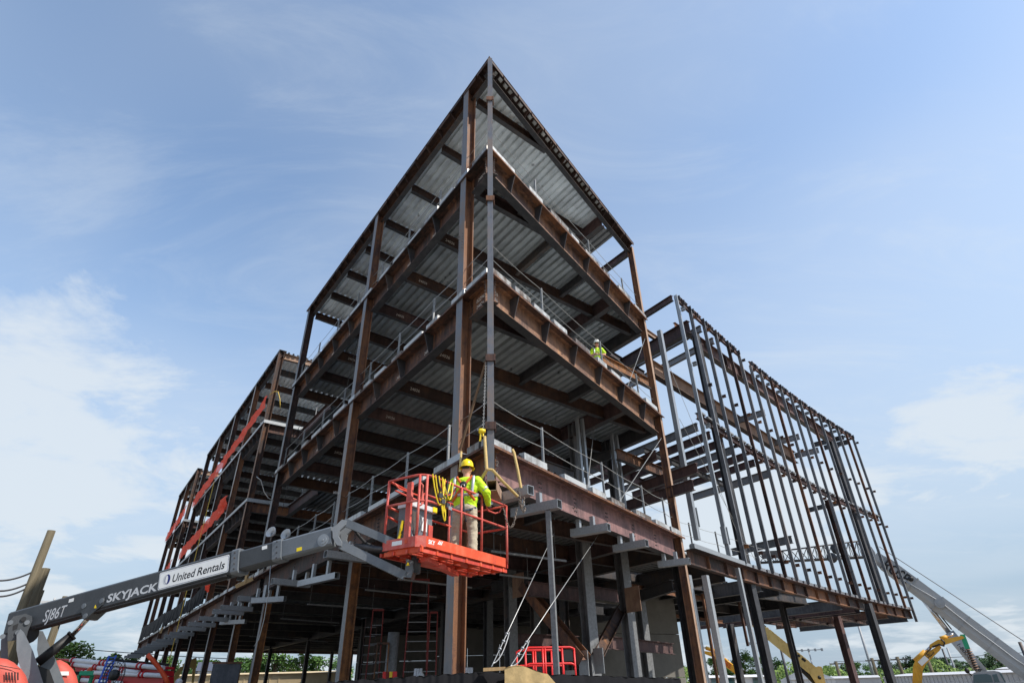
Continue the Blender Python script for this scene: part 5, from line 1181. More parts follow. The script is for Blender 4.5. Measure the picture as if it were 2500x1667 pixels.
for i, (x, lab) in enumerate(((1012, 'white pipe length stored upright, first of the bundle right of the tall ladder'), (1018, 'white pipe length stored upright, second of the bundle'), (1137, 'pale pipe standing right of the big column, first of three'), (1143, 'pale pipe standing right of the big column, second of three'), (1149, 'pale pipe standing right of the big column, third of three'))):
    b = atr(x, 1655, 21); t = thing('stored_pipe', lab, 'pipe', (b.x, b.y, .1)); MB().tube([V3((b.x, b.y, .1)), V3((b.x + .02, b.y, 2.25))], .05, 10).build('pipe', 'pipe_white', t)
b = atr(1027, 1655, 20.8); t = thing('gas_cylinder', 'pale blue gas cylinder standing at the foot of the tall red ladder', 'cylinder', (b.x, b.y, .1)); MB().lathe((b.x, b.y, .1), UP, [(0, 0), (.13, 0), (.13, 1.85), (.1, 1.98), (.04, 2.05), (.04, 2.15), (0, 2.15)], 14).build('bottle', 'insulator', t); MB().lathe((b.x, b.y, 1.1), UP, [(.132, 0), (.132, .55)], 14).build('label', 'blue_paint', t)
# red scissor lift behind the sheeting
SC = thing('scissor_lift', 'red scissor lift with guard rails parked behind the black sheeting', 'scissor lift', tuple(V3((1.2, 15.5, 0))))
fa, fb = atr(1284, 1640, 16.0), atr(1405, 1640, 16.3); fa.z = fb.z = 0; fd = unit(fb - fa); fn = V3((fd.y, -fd.x, 0)); fl = (fb - fa).length
zt, zm, zb_ = atr(1290, 1580, 16.0).z, atr(1290, 1620, 16.0).z, 1.35
for k in (0, -1.1):
    o = fa - fn * k * -1
    for z in (zt, zm): MB().tube([o + UP * (z - .08), o + fd * .03 + UP * (z - .02), o + fd * .1 + UP * z, o + fd * (fl - .1) + UP * z, o + fd * (fl - .03) + UP * (z - .02), o + fd * fl + UP * (z - .08)], .026, 8).build('rail', 'red_paint', SC)
    for f in (0, .35, .4, .75, 1): MB().tube([o + fd * fl * f + UP * zb_, o + fd * fl * f + UP * (zt - .02)], .026, 8).build('rail_post', 'red_paint', SC)
MB().box(fa + fd * fl / 2 - fn * .55 + UP * zb_, fd * fl / 2, fn * .58, UP * .08).build('platform', 'red_paint', SC)
MB().box(fa + fd * fl * .88 - fn * .1 + UP * (zt - .18), fd * .14, fn * .1, UP * .12).build('control_box', 'black', SC)
MB().box(fa + fd * fl * .88 + fn * .03 + UP * (zm - .35), fd * .12, fn * .01, UP * .2).build('mesh_panel', 'dark_steel', SC)
for k in (-1, 1):
    MB().bar(fa + fd * fl * .1 - fn * .55 + UP * .5, fa + fd * fl * .9 - fn * .55 + UP * 1.25, .06, .12).bar(fa + fd * fl * .1 - fn * .55 + UP * 1.25, fa + fd * fl * .9 - fn * .55 + UP * .5, .06, .12).build('scissor_arm', 'dark_steel', SC)
MB().box(fa + fd * fl / 2 - fn * .55 + UP * .4, fd * fl * .5, fn * .5, UP * .16).build('chassis', 'red_paint', SC)
for f in (.12, .88):
    for k in (-.05, -1.05): c = fa + fd * fl * f + fn * k + UP * .2; MB().lathe(c - fn * .06, fn, [(0, 0), (.2, 0), (.2, .12), (0, .12)], 16).build('wheel', 'rubber', SC)
# ------------------------------------------------------------------ mobile crane at the right
def poly_box(pts, d, name, mat, par): return MB().extrude(pts, d).build(name, mat, par)
def T10(u, v): return (2000 + u * .21259, 1334 + v * .21259)
def T9(u, v): return (1600 + u * .21259, 1334 + v * .21259)
cr0, cr1 = atr(*T10(2700, 1660), 66), atr(*T10(640, 110), 66)
cd_ = unit(cr1 - cr0); chz = unit(V3((cd_.x, cd_.y, 0))); cn = V3((chz.y, -chz.x, 0)); cn = cn if cn.y < 0 else -cn
cu = unit(cd_.cross(cn)); cu = cu if cu.z > 0 else -cu
CR = thing('mobile_crane', 'white mobile crane with a long lettered telescopic boom at the right edge', 'crane', (cr0.x - 8, cr0.y, 0))
def onc(x, y, off=0): return atpl(x, y, cr0 + cn * off, cn)
clen = (cr1 - cr0).length
def cbox(a, b, w, h, name, mat, o=0):
    pr = [(-w / 2, -h * .2), (-w * .3, -h / 2), (w * .3, -h / 2), (w / 2, -h * .2), (w / 2, h / 2), (-w / 2, h / 2)]
    return MB().extrude([cr0 + cd_ * a + cn * x + cu * (y + o) for x, y in pr], cd_ * (b - a)).build(name, mat, CR)
cbox(-6, clen * .60, .95, 1.42, 'boom_section', 'crane_white'); cbox(clen * .60, clen * .93, .9, 1.32, 'boom_section', 'crane_white'); 
for k in range(5): cbox(clen * (.925 + k * .012), clen * (.933 + k * .012), .86 - k * .05, 1.28 - k * .08, 'boom_collar', 'crane_grey')
cbox(clen * .93, clen * 1.0, .7, 1.02, 'boom_section', 'crane_white')
poly_box([onc(*T10(u, v), .3) for u, v in ((500, 70), (545, 20), (600, 0), (640, 60), (650, 120), (560, 130), (530, 130))], -cn * .6, 'boom_head', 'crane_white', CR)
for f in (.30, .45, .60, .75): cbox(clen * f, clen * f + .06, 1.0, 1.47, 'boom_band', 'crane_grey')
c = onc(*T10(1385, 650), .6); MB().lathe(c, cn, [(.0, 0), (.36, 0), (.38, .02), (.38, .12), (.2, .13), (.2, .16), (0, .17)], 20, sm=False).build('hose_reel', 'crane_grey', CR)
MB().tube([onc(*T10(u, v), .6) for u, v in ((960, 380), (1270, 560), (1400, 640), (1550, 760), (1780, 940), (2000, 1100), (2250, 1290), (2450, 1420))], .06, 6).build('hose', 'crane_grey', CR)
pA, pB = onc(*T10(730, 165), .57), onc(*T10(1010, 360), .57)
e = unit(pB - pA); text('lettering', 'ROSE', 'letter_black', onc(*T10(715, 232), .50), e, cu, 1.25, CR, bold=.02, width=(onc(*T10(985, 425), .50) - onc(*T10(715, 232), .50)).length)
c = onc(*T10(1050, 368), .57); MB().lathe(c, cn, [(.22, 0), (.22, .02), (0, .02)], 14).build('marker_dot', 'letter_black', CR)
# luffing cylinder
l0, l1, l2 = onc(*T10(1880, 1445), -.1), onc(*T10(1490, 985), -.1), onc(*T10(1185, 590), -.1)
MB().tube([l0, l1], .82 / 2, 18).build('luffing_cylinder', 'crane_white', CR); MB().tube([l1, l2], .2, 14).build('cylinder_rod', 'chrome', CR); MB().tube([l1 + cu * .35, l2 + cu * .3], .06, 6).build('hose', 'black', CR)
e = unit(l0 - l1); pu = unit(e.cross(cn)); pu = pu if pu.dot(V3((1, 0, 1))) > 0 else -pu
text('lettering', '1-800-648-86', 'letter_black', l1.lerp(l0, .30) + cn * .42 - pu * .16, e, pu, .42, CR, bold=.01, width=(l0 - l1).length * .66)
# pendant line and folded lattice jib
MB().tube([onc(*T10(690, 0), .2), onc(*T10(2450, 1150), .2)], .035, 5).build('hoist_line', 'cable_dark', CR)
j0, j1 = onc(*T10(560, 40), -.3), atr(*T9(1185, 110), 64)
jd = unit(j1 - j0); jw = .85; jn = unit(V3((jd.y, -jd.x, 0))); LJ = MB(); n_ = 13
ch = [(-.5, 0), (.5, 0), (0, 1)]
def jpnt(f, k): return j0.lerp(j1, f) + jn * ch[k][0] * jw * (1 - .35 * f) + UP * ch[k][1] * 1.5 * (1 - .45 * f) - UP * .6
for k in range(3): MB().tube([jpnt(0, k), jpnt(1, k)], .075, 6).build('jib_chord', 'dark_steel', CR)
for i in range(n_):
    for k, l in ((0, 1), (1, 2), (2, 0)): LJ.tube([jpnt(i / n_, k), jpnt((i + 1) / n_, l)], .04, 5); LJ.tube([jpnt((i + 1) / n_, k), jpnt((i + 1) / n_, l)], .035, 5)
LJ.build('jib_lacing', 'dark_steel', CR)
for u, v in ((2030, 130), (2080, 30)): c = atr(*T9(u, v), 64.5); MB().lathe(c, cn, [(0, 0), (.45, 0), (.45, .25), (0, .25)], 14).build('sheave', 'dark_steel', CR)
MB().box(atr(*T9(1330, 90), 63.6), jd * .9, jn * .03, UP * .35).build('jib_plate', 'dark_steel', CR)
# carrier cab
def T17(u, v): return (2240 + u * .11054, 1560 + v * .11054)
cb_ = lambda u, v, off=0: atpl(*T17(u, v), cr0 + cn * (4 + off), cn)
cab = poly_box([cb_(u, v) for u, v in ((1230, 1080), (1215, 800), (1240, 730), (1420, 700), (1700, 690), (1800, 710), (1860, 740), (1960, 950), (2000, 1080))], -cn * 2.2, 'cab', 'crane_grey', CR)
poly_box([cb_(u, v, .02) for u, v in ((1240, 1060), (1240, 780), (1520, 760), (1620, 790), (1700, 1060))], cn * .02, 'window', 'glass', cab); poly_box([cb_(u, v, .02) for u, v in ((1650, 780), (1750, 760), (1860, 1060), (1740, 1060))], cn * .02, 'window', 'glass', cab)
poly_box([cb_(u, v, .02) for u, v in ((1800, 740), (1850, 750), (1950, 940), (1930, 950))], cn * .02, 'window', 'glass', cab)
MB().tube([cb_(1130, 730, .5), cb_(1200, 800, .3)], .04, 6).lathe(cb_(1095, 690, .5), cn, [(0, 0), (.2, 0), (.2, .08), (0, .1)], 14, sx=.8).build('mirror', 'black', CR)
q = cb_(1600, 1080); MB().box(V3((q.x, q.y, .9)) - cn * 1.2 + chz * -2, chz * 7, cn * 1.3, UP * .45).build('carrier', 'crane_grey', CR)
for k in range(4):
    for sgn in (0, -2.4): c = V3((q.x, q.y, .6)) + chz * (3 - k * 3.4) + cn * sgn; MB().lathe(c, cn, [(0, 0), (.6, 0), (.6, .35), (0, .35)], 18, sm=False).build('wheel', 'rubber', CR)
# ------------------------------------------------------------------ yellow boom machine in the middle distance
YB = thing('telescopic_crane', 'pale yellow telescopic crane boom slanting behind the dark columns', 'crane', tuple(V3((33, 55, 0))))
y0, y1 = atr(*T9(1830, 1440), 62), atr(*T9(850, 640), 62); yd = unit(y1 - y0); yn = unit(V3((yd.y, -yd.x, 0))); yn = yn if yn.y < 0 else -yn; yu = unit(yd.cross(yn)); yu = yu if yu.z > 0 else -yu
def yon(u, v, off=0): return atpl(*T9(u, v), y0 + yn * off, yn)
yl = (y1 - y0).length
def ybox(a, b, w, h, name, mat): return MB().extrude([y0 + yd * a + yn * x + yu * y for x, y in ((-w / 2, -h / 2), (w / 2, -h / 2), (w / 2, h / 2), (-w / 2, h / 2))], yd * (b - a)).build(name, mat, YB)
ybox(-.4, yl * .52, .65, .80, 'boom_section', 'boom_yellow'); ybox(yl * .52, yl * .78, .58, .70, 'boom_section', 'boom_yellow'); ybox(yl * .78, yl, .5, .6, 'boom_section', 'boom_yellow')
for f in (.52, .78): ybox(yl * f - .25, yl * f + .02, .68, .84, 'boom_collar', 'boom_yellow')
for i in range(26): c = y0 + yd * (yl * (.1 + .85 * i / 26)) + yu * .40; MB().box(c, yd * .1, yn * .2, yu * .03).build('boom_stop', 'black' if i > 14 else 'boom_yellow', YB)
poly_box([yon(u, v, .35) for u, v in ((1790, 1400), (1870, 1370), (1910, 1375), (1960, 1580), (1850, 1580), (1780, 1470))], -yn * .7, 'turret_plate', 'boom_yellow', YB)
MB().lathe(yon(1885, 1500, .36), yn, [(.14, 0), (.14, .02), (0, .02)], 14).build('plate_hole', 'black', YB)
poly_box([yon(u, v, .3) for u, v in ((1470, 1150), (1500, 1110), (1570, 1230), (1590, 1260), (1520, 1255))], -yn * .6, 'cylinder_lug', 'boom_yellow', YB)
MB().tube([yon(1840, 1560), yon(1620, 1340)], .22, 14).build('lift_cylinder', 'black', YB); MB().tube([yon(1620, 1340), yon(1550, 1250)], .09, 12).build('cylinder_rod', 'rust', YB)
for f, w_ in ((.13, .12), (.15, .05), (.19, .1), (.235, .16), (.27, .06), (.285, .06)): MB().box(y0 + yd * (yl * f) + yn * .335 + yu * .22, yd * w_, yn * .004, yu * .1).build('faded_marking', 'black', YB)
q = yon(1880, 1580); MB().box(V3((q.x, q.y, .8)), chz * 3, yn * 1.2, UP * .4).build('chassis', 'boom_yellow', YB)
for k in (-1, 1):
    for sg in (-1, 1): MB().lathe(V3((q.x, q.y, .75)) + chz * 2.2 * k + yn * (1.1 * sg - .2), yn, [(0, 0), (.75, 0), (.75, .4), (0, .4)], 18, sm=False).build('wheel', 'rubber', YB)
# ------------------------------------------------------------------ excavators
def excavator(label, pts_boom, pts_stick, r, word, wcol, wpos, wsize, cyl, mat='excavator_yellow', base=None, extra=None):
    p = atr(*pts_boom[0], r); t = thing('excavator', label, 'excavator', (p.x, p.y, 0)); n = V3((p.x, p.y, 0)).normalized() * -1
    on = lambda q, off=0: atpl(q[0], q[1], p + n * off, n)
    bmo = MB().extrude([on(q, .3) for q in pts_boom], -n * .6).build('boom', mat, t); sto = MB().extrude([on(q, .25) for q in pts_stick], -n * .5).build('stick', mat, t)
    for a, b, c_, r_ in cyl:
        o = MB().tube([on(a), on(b)], r_, 12).build('cylinder', mat, t); MB().tube([on(b), on(c_)], r_ * .5, 10).build('cylinder_rod', 'chrome', t)
    if word: a, b = on(wpos[0], .31), on(wpos[1], .31); e = unit(b - a); u_ = unit(n.cross(e)); u_ = u_ if u_.z > 0 else -u_; text('lettering', word, wcol, a, e, u_, wsize, t, bold=.02, width=(b - a).length)
    q = base or p; q = V3((q.x, q.y, 0)); sd = V3((n.y, -n.x, 0))
    MB().box(q + UP * .85, sd * 1.7, n * 1.4, UP * .38).build('house', mat, t); MB().box(q + UP * 1.0 - sd * .9 + n * .9, sd * .6, n * .5, UP * .25).build('cab', 'glass', t)
    for k in (-1, 1): MB().extrude([q + n * k * 1.2 + sd * x + UP * z for x, z in ((-2.2, .5), (-1.9, .05), (1.9, .05), (2.2, .5), (1.9, .95), (-1.9, .95))], n * .5).build('track', 'rubber', t)
    if extra: extra(t, on, n)
    return t
def aug(t, on, n):
    tp_, bt = on(T10(1655, 1040)), on(T10(1800, 1420)); MB().tube([tp_, bt], .10, 8).build('auger_shaft', 'dark_steel', t)
    for k in range(9): c = tp_.lerp(bt, .35 + k * .072); MB().lathe(c, bt - tp_ + V3((.4, 0, 0)), [(.1, 0), (.26, .04), (.26, .06), (.1, .07)], 14).build('auger_flight', 'tan_steel', t)
    MB().box(tp_.lerp(bt, .13), UP.cross(n) * .16, n * .16, UP * .5).build('auger_drive', 'green_paint', t)
    MB().tube([on(T10(u, v), .4) for u, v in ((1400, 1060), (1440, 1100), (1430, 1140), (1380, 1120), (1300, 1150))], .07, 6).build('hose', 'black', t)
    a = on(T10(1155, 1345), .32); b = on(T10(1235, 1270), .32); MB().bar(a, b, .02, .35, up=n.cross(unit(b - a))).build('decal', 'white', t)
excavator('yellow excavator holding an auger, lettered boom, right of the last column', [T10(*q) for q in ((1070, 1566), (1075, 1380), (1100, 1310), (1290, 1180), (1370, 1130), (1405, 1150), (1385, 1190), (1230, 1340), (1190, 1420), (1180, 1566), (1180, 1640), (1070, 1640))],
          [T10(*q) for q in ((1265, 1125), (1360, 1065), (1420, 1060), (1640, 1020), (1670, 1045), (1640, 1060), (1440, 1125), (1280, 1160))], 62, 'KOBELCO', 'letter_black', (T10(1240, 1295), T10(1328, 1215)), .5,
          [(T10(1105, 1315), T10(1225, 1205), T10(1280, 1150), .22), (T10(1390, 1055), T10(1470, 1035), T10(1540, 1000), .16)], extra=aug)
excavator('yellow excavator boom with red lettering behind the grey posts', [T9(*q) for q in ((1060, 1640), (1010, 1480), (960, 1410), (800, 1290), (740, 1260), (735, 1330), (900, 1445), (960, 1520), (985, 1640))],
          [T9(*q) for q in ((520, 1210), (525, 1190), (640, 1205), (790, 1245), (790, 1280), (735, 1320), (660, 1265))], 64, 'BERKEL', 'letter_red', (T9(775, 1345), T9(860, 1400)), .55,
          [(T9(740, 1215), T9(580, 1160), T9(515, 1145), .16), (T9(880, 1370), T9(790, 1290), T9(740, 1235), .18)])
excavator('distant tan excavator seen under the second floor at lower left', [T3(*q) for q in ((560, 1566), (600, 1450), (660, 1380), (740, 1350), (745, 1390), (680, 1420), (640, 1500), (620, 1566))],
          [T3(*q) for q in ((735, 1360), (810, 1280), (845, 1270), (850, 1330), (830, 1450), (815, 1560), (790, 1560), (800, 1400))], 75, '', 'letter_black', None, .4, [(T3(690, 1370), T3(760, 1320), T3(800, 1290), .18)], mat='boom_yellow')
# ------------------------------------------------------------------ pump truck and clutter at the lower left
def T18(u, v): return (130 + u * .12755, 1560 + v * .12755)
PT = thing('concrete_pump_truck', 'red concrete pump boom folded flat with white pipes, lower left behind the lift', 'pump truck', tuple(atr(250, 1660, 32)))
pn = az(200)
def pon(u, v, off=0): return atpl(*T18(u, v), atr(250, 1640, 32) + pn * off, pn)
for pts, mat in ((((30, 360), (330, 380), (1100, 430), (2120, 520), (2120, 570), (1400, 560), (350, 440)), 'pump_red'), (((350, 440), (1000, 500), (2110, 600), (2110, 700), (1300, 640), (420, 560)), 'pump_red'), (((420, 560), (1300, 660), (2110, 710), (2100, 900), (480, 900)), 'pump_red')):
    MB().extrude([pon(u, v) for u, v in pts], -pn * .5).build('boom_arm', mat, PT)
for a, b in (((340, 395), (2110, 545)), ((370, 470), (1640, 635)), ((560, 620), (2080, 690)), ((500, 770), (1300, 840))):
    MB().tube([pon(*a, .12), pon(*b, .12)], .085, 10).build('pipe', 'pipe_white', PT)
    for f in (.02, .34, .38, .74, .78): c = pon(*a, .12).lerp(pon(*b, .12), f); dd = unit(pon(*b, .12) - pon(*a, .12)); MB().tube([c, c + dd * .07], .125, 10).build('pipe_clamp', 'pump_red', PT)
q = pon(1200, 900); MB().box(V3((q.x, q.y, 1.0)) - pn * .9, UP.cross(pn) * 5.2, pn * 1.2, UP * .6).build('truck_bed', 'pump_red', PT)
for k in range(4): MB().lathe(V3((q.x, q.y, .55)) + UP.cross(pn) * (3.6 - 2.4 * k) + pn * .3, pn, [(0, 0), (.55, 0), (.55, .35), (0, .35)], 16, sm=False).build('wheel', 'rubber', PT)
gx = lambda u, v, r: atr(*T18(u, v), r)
FG = thing('forklift', 'green forklift guard with slotted top in front of the red pump boom', 'forklift', tuple(V3((*gx(620, 820, 27).xy, 0))))
ga, gb = gx(495, 650, 27), gx(765, 650, 27); MB().bar(ga, gb, .9, .12).build('roof_guard', 'green_paint', FG)
for k in range(7): c = ga.lerp(gb, .15 + k * .11); MB().box(c + V3((0, -.46, .0)), V3((.03, 0, 0)), V3((0, .01, 0)), UP * .05).build('slot', 'black', FG)
MB().bar(gx(750, 680, 27), V3((*gx(690, 850, 27).xy, 1.0)), .08, .1).build('guard_post', 'green_paint', FG); MB().bar(gx(500, 680, 27), V3((*gx(490, 850, 27).xy, 1.0)), .08, .1).build('guard_post', 'green_paint', FG)
q = gx(620, 830, 27); MB().box(V3((q.x, q.y, .9)), V3((.8, 0, 0)), V3((0, .6, 0)), UP * .5).build('body', 'green_paint', FG)
for k in (-1, 1): MB().lathe(V3((q.x + k * .6, q.y - .7, .35)), V3((0, 1, 0)), [(0, 0), (.35, 0), (.35, .25), (0, .25)], 14, sm=False).build('wheel', 'rubber', FG)
MB().lathe(gx(690, 610, 27), UP, [(0, -.06), (.09, -.06), (.09, .06), (.05, .12), (0, .12)], 12).build('beacon', 'lift_orange', FG)
BLD = thing('extension_ladder', 'blue ladder leaning steeply before the red pump boom', 'ladder', tuple(V3((*gx(930, 839, 26).xy, 0))))
la, lb_ = gx(930, 850, 26), gx(1135, 320, 26.5)
for k in (-.12, .12): MB().bar(la + V3((k, 0, 0)), lb_ + V3((k, 0, 0)), .05, .08).build('stile', 'blue_paint', BLD)
for i in range(9): c = la.lerp(lb_, (i + .5) / 9); MB().tube([c - V3((.12, 0, 0)), c + V3((.12, 0, 0))], .02, 6).build('rung', 'blue_paint', BLD)
FN = thing('drum_fan', 'round black cage fan on a stand before the red pump boom', 'fan', tuple(V3((*gx(1160, 830, 25.5).xy, 0))))
c = gx(1165, 680, 25.5); fm = MB(); an = az(190)
for rr in (.15, .25, .36, .46, .5): e, s_, u_ = frame(an); fm.tube([c + (s_ * math.cos(k * .2618) * .78 + u_ * math.sin(k * .2618)) * rr for k in range(24)], .012, 4, closed=True)
for k in range(20): e, s_, u_ = frame(an); fm.tube([c, c + (s_ * math.cos(k * .314) * .78 + u_ * math.sin(k * .314)) * .5], .008, 4)
fm.build('cage', 'black', FN); MB().lathe(c, an, [(0, -.1), (.14, -.1), (.16, .05), (0, .08)], 14).build('motor', 'black', FN); MB().bar(c, V3((c.x + .2, c.y, .1)), .06, .06).build('stand', 'crane_grey', FN)
RP_ = thing('orange_hose', 'thick orange corrugated hose arching down from the second floor corner', 'hose', tuple(gx(2180, 830, 27))); MB().tube([gx(u, v, 27) for u, v in ((1800, 285), (1900, 390), (2000, 510), (2080, 620), (2150, 740), (2200, 860))], .075, 12).build('hose_length', 'lift_orange', RP_)
SBm = thing('steel_beam', 'dark steel beam stored level behind the blue ladder', 'beam', tuple(gx(1650, 410, 34))); MB().ibeam(gx(1120, 375, 34), gx(2230, 460, 34), .34, .2).build('member', 'dark_steel', SBm)
rt = atr(600, 1640, 30)
BX = thing('steel_plate_box', 'big rusty plate box standing among the lower left columns', 'box', tuple(V3((*atr(547, 1640, 34).xy, 0))))
a, b = atr(512, 1660, 34), atr(580, 1660, 34); d = unit(V3((b.x - a.x, b.y - a.y, 0))); nn = V3((d.y, -d.x, 0)); w_ = (b - a).length / 2; cc = (a + b) / 2; zt_ = atr(545, 1620, 34).z
MB().box(V3((cc.x, cc.y, zt_ / 2)), d * w_, nn * .05, UP * zt_ / 2).build('front_plate', 'mill_scale', BX); MB().box(V3((cc.x, cc.y, zt_ / 2)) + d * w_ - nn * .8, d * .05, nn * .75, UP * zt_ / 2).build('side_plate', 'rust', BX); MB().box(V3((cc.x, cc.y, zt_ + .05)), d * (w_ + .05), nn * .1, UP * .04).build('top_lip', 'rust', BX)
# two workers half out of the frame
for lab, u, v, r, sc_, fc in (('person in white helmet and hi-vis vest bending beside the lower left columns', 1720, 560, 33, 1.0, -60), ('person seen only by a white helmet at the bottom left, left of the rust column', 2430, 780, 30, 1.0, 200)):
    tpz = atr(*T18(u, v), r); base = V3((tpz.x, tpz.y, tpz.z - 1.74))
    P3 = [(('vest' if a == 'shirt' and d is not None and b[2] > 1.0 and c is None else a), b, c, d, e) for a, b, c, d, e in P2]
    person('person', lab, tuple(base), fc, P3, dict(shirt='dark_shirt', vest='hivis', skin='skin', pants='denim', boot='boot'), lambda t, W, rx, fy: helmet(t, W, (-.01, .06, 1.635), 'helmet_white', r=.135), voxel=.03)
    pf = thing('work_platform', 'timber work platform under the ' + ('bending' if u < 2000 else 'half-hidden') + ' person at lower left', 'platform', (base.x, base.y, 0))
    for k in range(5): MB().box(V3((base.x, base.y - .5 + k * .25, base.z - .04)), V3((.9, 0, 0)), V3((0, .115, 0)), UP * .04).build('plank', 'wood', pf)
    for sx in (-.8, .8): MB().box(V3((base.x + sx, base.y, base.z / 2 - .05)), V3((.06, 0, 0)), V3((0, .5, 0)), UP * (base.z / 2 - .05)).build('trestle', 'wood', pf)
# ------------------------------------------------------------------ utility poles, wires, light masts
def pole(label, x, y, r, rad, mat='pole_wood', cat='utility pole', name='utility_pole', cross=None, can=False, flood=False, rag=0, lean=0):
    tp_ = atr(x, y, r); t = thing(name, label, cat, (tp_.x, tp_.y, 0)); MB().tube([V3((tp_.x + lean, tp_.y, 0)), tp_], rad * 1.15, 12, r1=rad * .9).build('shaft', mat, t)
    sd = V3((tp_.y, -tp_.x, 0)).normalized()
    if cross: MB().box(tp_ - UP * cross[1], sd * cross[0], sd.cross(UP) * .06, UP * .07).build('cross_arm', 'insulator' if cross[0] > 1.2 else mat, t)
    if cross:
        for k in (-.9, -.3, .9): MB().tube([tp_ - UP * cross[1] + sd * cross[0] * k, tp_ - UP * (cross[1] - .25) + sd * cross[0] * k], .05, 6).build('insulator', 'insulator', t)
    if can: MB().lathe(tp_ - UP * can - sd * -.5, UP, [(0, -.9), (.42, -.9), (.42, .5), (.3, .6), (0, .6)], 14).build('transformer', 'insulator', t)
    if flood:
        MB().box(tp_, sd * flood, sd.cross(UP) * .05, UP * .06).build('head_bar', 'crane_grey', t)
        for k in range(5): MB().box(tp_ + sd * flood * (-1 + k * .5) + UP * .0, sd * .18, sd.cross(UP) * .2, UP * .22).build('flood_lamp', 'crane_grey', t)
    if rag:
        MB().box(V3((tp_.x, tp_.y, tp_.z / 2 + .5)) + sd.cross(UP) * -rad - sd * rad * .6, sd * .04, sd.cross(UP) * .05, UP * (tp_.z / 2 - 1.2)).build('conduit', 'insulator', t)
    return t
pole('tall weathered utility pole with a sawn top standing behind the boom at far left', 126, 1295, 24, .125, rag=1)
pole('shorter splintered utility pole stub beside the tall one', 112, 1387, 24.6, .14); pole('shortest broken pole stub right of the splintered stub', 100, 1440, 25, .11)
pole('distant utility pole with a pale cross arm behind the lift boom', 160, 1455, 45, .16, cross=(1.6, .35)); pole('second distant utility pole right of the pale cross arm', 143, 1520, 46, .13)
for lab, x, y, r, rd, kw in (('leaning wooden pole with a transformer, first right of the yellow crane boom', 2040, 1613, 95, .2, dict(can=3.2, cross=(.8, .3))), ('wooden pole with small cross arm, between the last two columns', 2128, 1605, 95, .2, dict(cross=(.8, .3))), ('wooden pole with a transformer, just left of the excavator', 2190, 1602, 92, .2, dict(can=4.2, cross=(.8, .3))), ('wooden pole partly hidden by the excavator boom', 2266, 1612, 90, .2, dict(can=2.2)),
                        ('tall grey steel mast between the last two building columns', 2093, 1517, 100, .16, dict(mat='crane_grey')), ('slim grey mast behind the excavator auger', 2312, 1580, 105, .12, dict(mat='crane_grey')), ('dark slim mast left of the slim grey one', 2300, 1582, 100, .12, dict(mat='dark_steel')), ('dark mast at the right edge above the crane', 2489, 1566, 90, .18, dict(mat='dark_steel')),
                        ('floodlight mast seen left of the big dark column', 1850, 1569, 130, .12, dict(mat='crane_grey', flood=1.4)), ('floodlight mast seen over the yellow crane boom', 1974, 1586, 130, .12, dict(mat='crane_grey', flood=2.2)), ('dark mast right of the big dark column', 1905, 1577, 90, .16, dict(mat='dark_steel'))):
    w_ = kw.get('mat', 'pole_wood'); pole(lab, x, y, r, rd, cat='utility pole' if w_ == 'pole_wood' else 'mast', name='utility_pole' if w_ == 'pole_wood' else 'light_mast', **kw)
for lab, a, b, r in (('uppermost overhead wire at far left', (-40, 1410), (79, 1396), 24), ('middle overhead wire at far left', (-40, 1433), (68, 1424), 24), ('lowest overhead wire at far left', (-40, 1447), (62, 1437), 24), ('long faint wire above the red pump boom', (150, 1579), (720, 1612), 60), ('faint overhead wire above the right-hand trees', (2040, 1614), (2500, 1592), 92)):
    t = thing('overhead_wire', lab, 'wire', tuple(atr(*a, r))); MB().tube(sag(atr(*a, r), atr(*b, r), 12, .15), .028, 5).build('strand', 'cable_dark', t)
# ------------------------------------------------------------------ sheds, trailers, far walls
def shed(label, x0, x1, ytop, r0, r1, mat, roofmat, cat='building', name='metal_shed', rib=.5, gable=False, win=()):
    a, b = atr(x0, ytop, r0), atr(x1, ytop, r1); h = (a.z + b.z) / 2; a.z = b.z = 0; d = unit(b - a); n = V3((d.y, -d.x, 0)); n = n if n.y < 0 else -n; ln = (b - a).length
    t = thing(name, label, cat, tuple((a + b) / 2)); k = max(1, int(ln / 6))
    for i in range(k):
        p0 = a + d * ln * i / k; seg_ = ln / k; m = MB(); m.box(p0 + d * seg_ / 2 - n * .1 + UP * h / 2, d * seg_ / 2, n * .08, UP * h / 2)
        j = 0
        while j * rib < seg_: m.box(p0 + d * j * rib + UP * h / 2, d * .04, n * .03, UP * h / 2 * .98); j += 1
        m.build('wall_panel', mat, t)
    MB().extrude([a + UP * h + n * .2, a + UP * (h + .25) - n * 3, a + UP * h - n * 6], d * ln).build('roof', roofmat, t)
    for f, z, w_, hh in win: c = a + d * ln * f + UP * z; MB().box(c + n * .05, d * w_, n * .02, UP * hh).build('window', 'glass', t)
    if gable: MB().extrude([a - d * 1.2, a + d * 5, a + d * 5 + UP * h, a + d * 2 + UP * (h + 1.3), a - d * 1.2 + UP * h], -n * .2).build('gable', 'trailer', t)
    return t
shed('long low grey metal shed behind the excavator at right', 2155, 2560, 1645, 84, 70, 'siding', 'siding'); shed('grey shed roof with a pale gable behind the last columns', 1930, 2150, 1655, 90, 90, 'siding', 'siding', gable=True)
shed('white site trailer with small windows behind the grey posts', 1718, 1800, 1653, 70, 71, 'trailer', 'trailer', 'trailer', 'site_trailer', 1.2, win=((.35, 1.8, .5, .4), (.75, 1.8, .5, .4))); shed('second white site trailer right of the big dark column', 1815, 1880, 1651, 74, 75, 'trailer', 'trailer', 'trailer', 'site_trailer', 1.2, win=((.5, 1.8, .5, .4),))
shed('long tan wall seen under the second floor at lower left', 390, 830, 1645, 88, 80, 'tan_wall', 'tan_wall', rib=3); shed('far grey-blue shed at the right end above the crane cab', 2430, 2560, 1630, 120, 118, 'siding', 'siding')
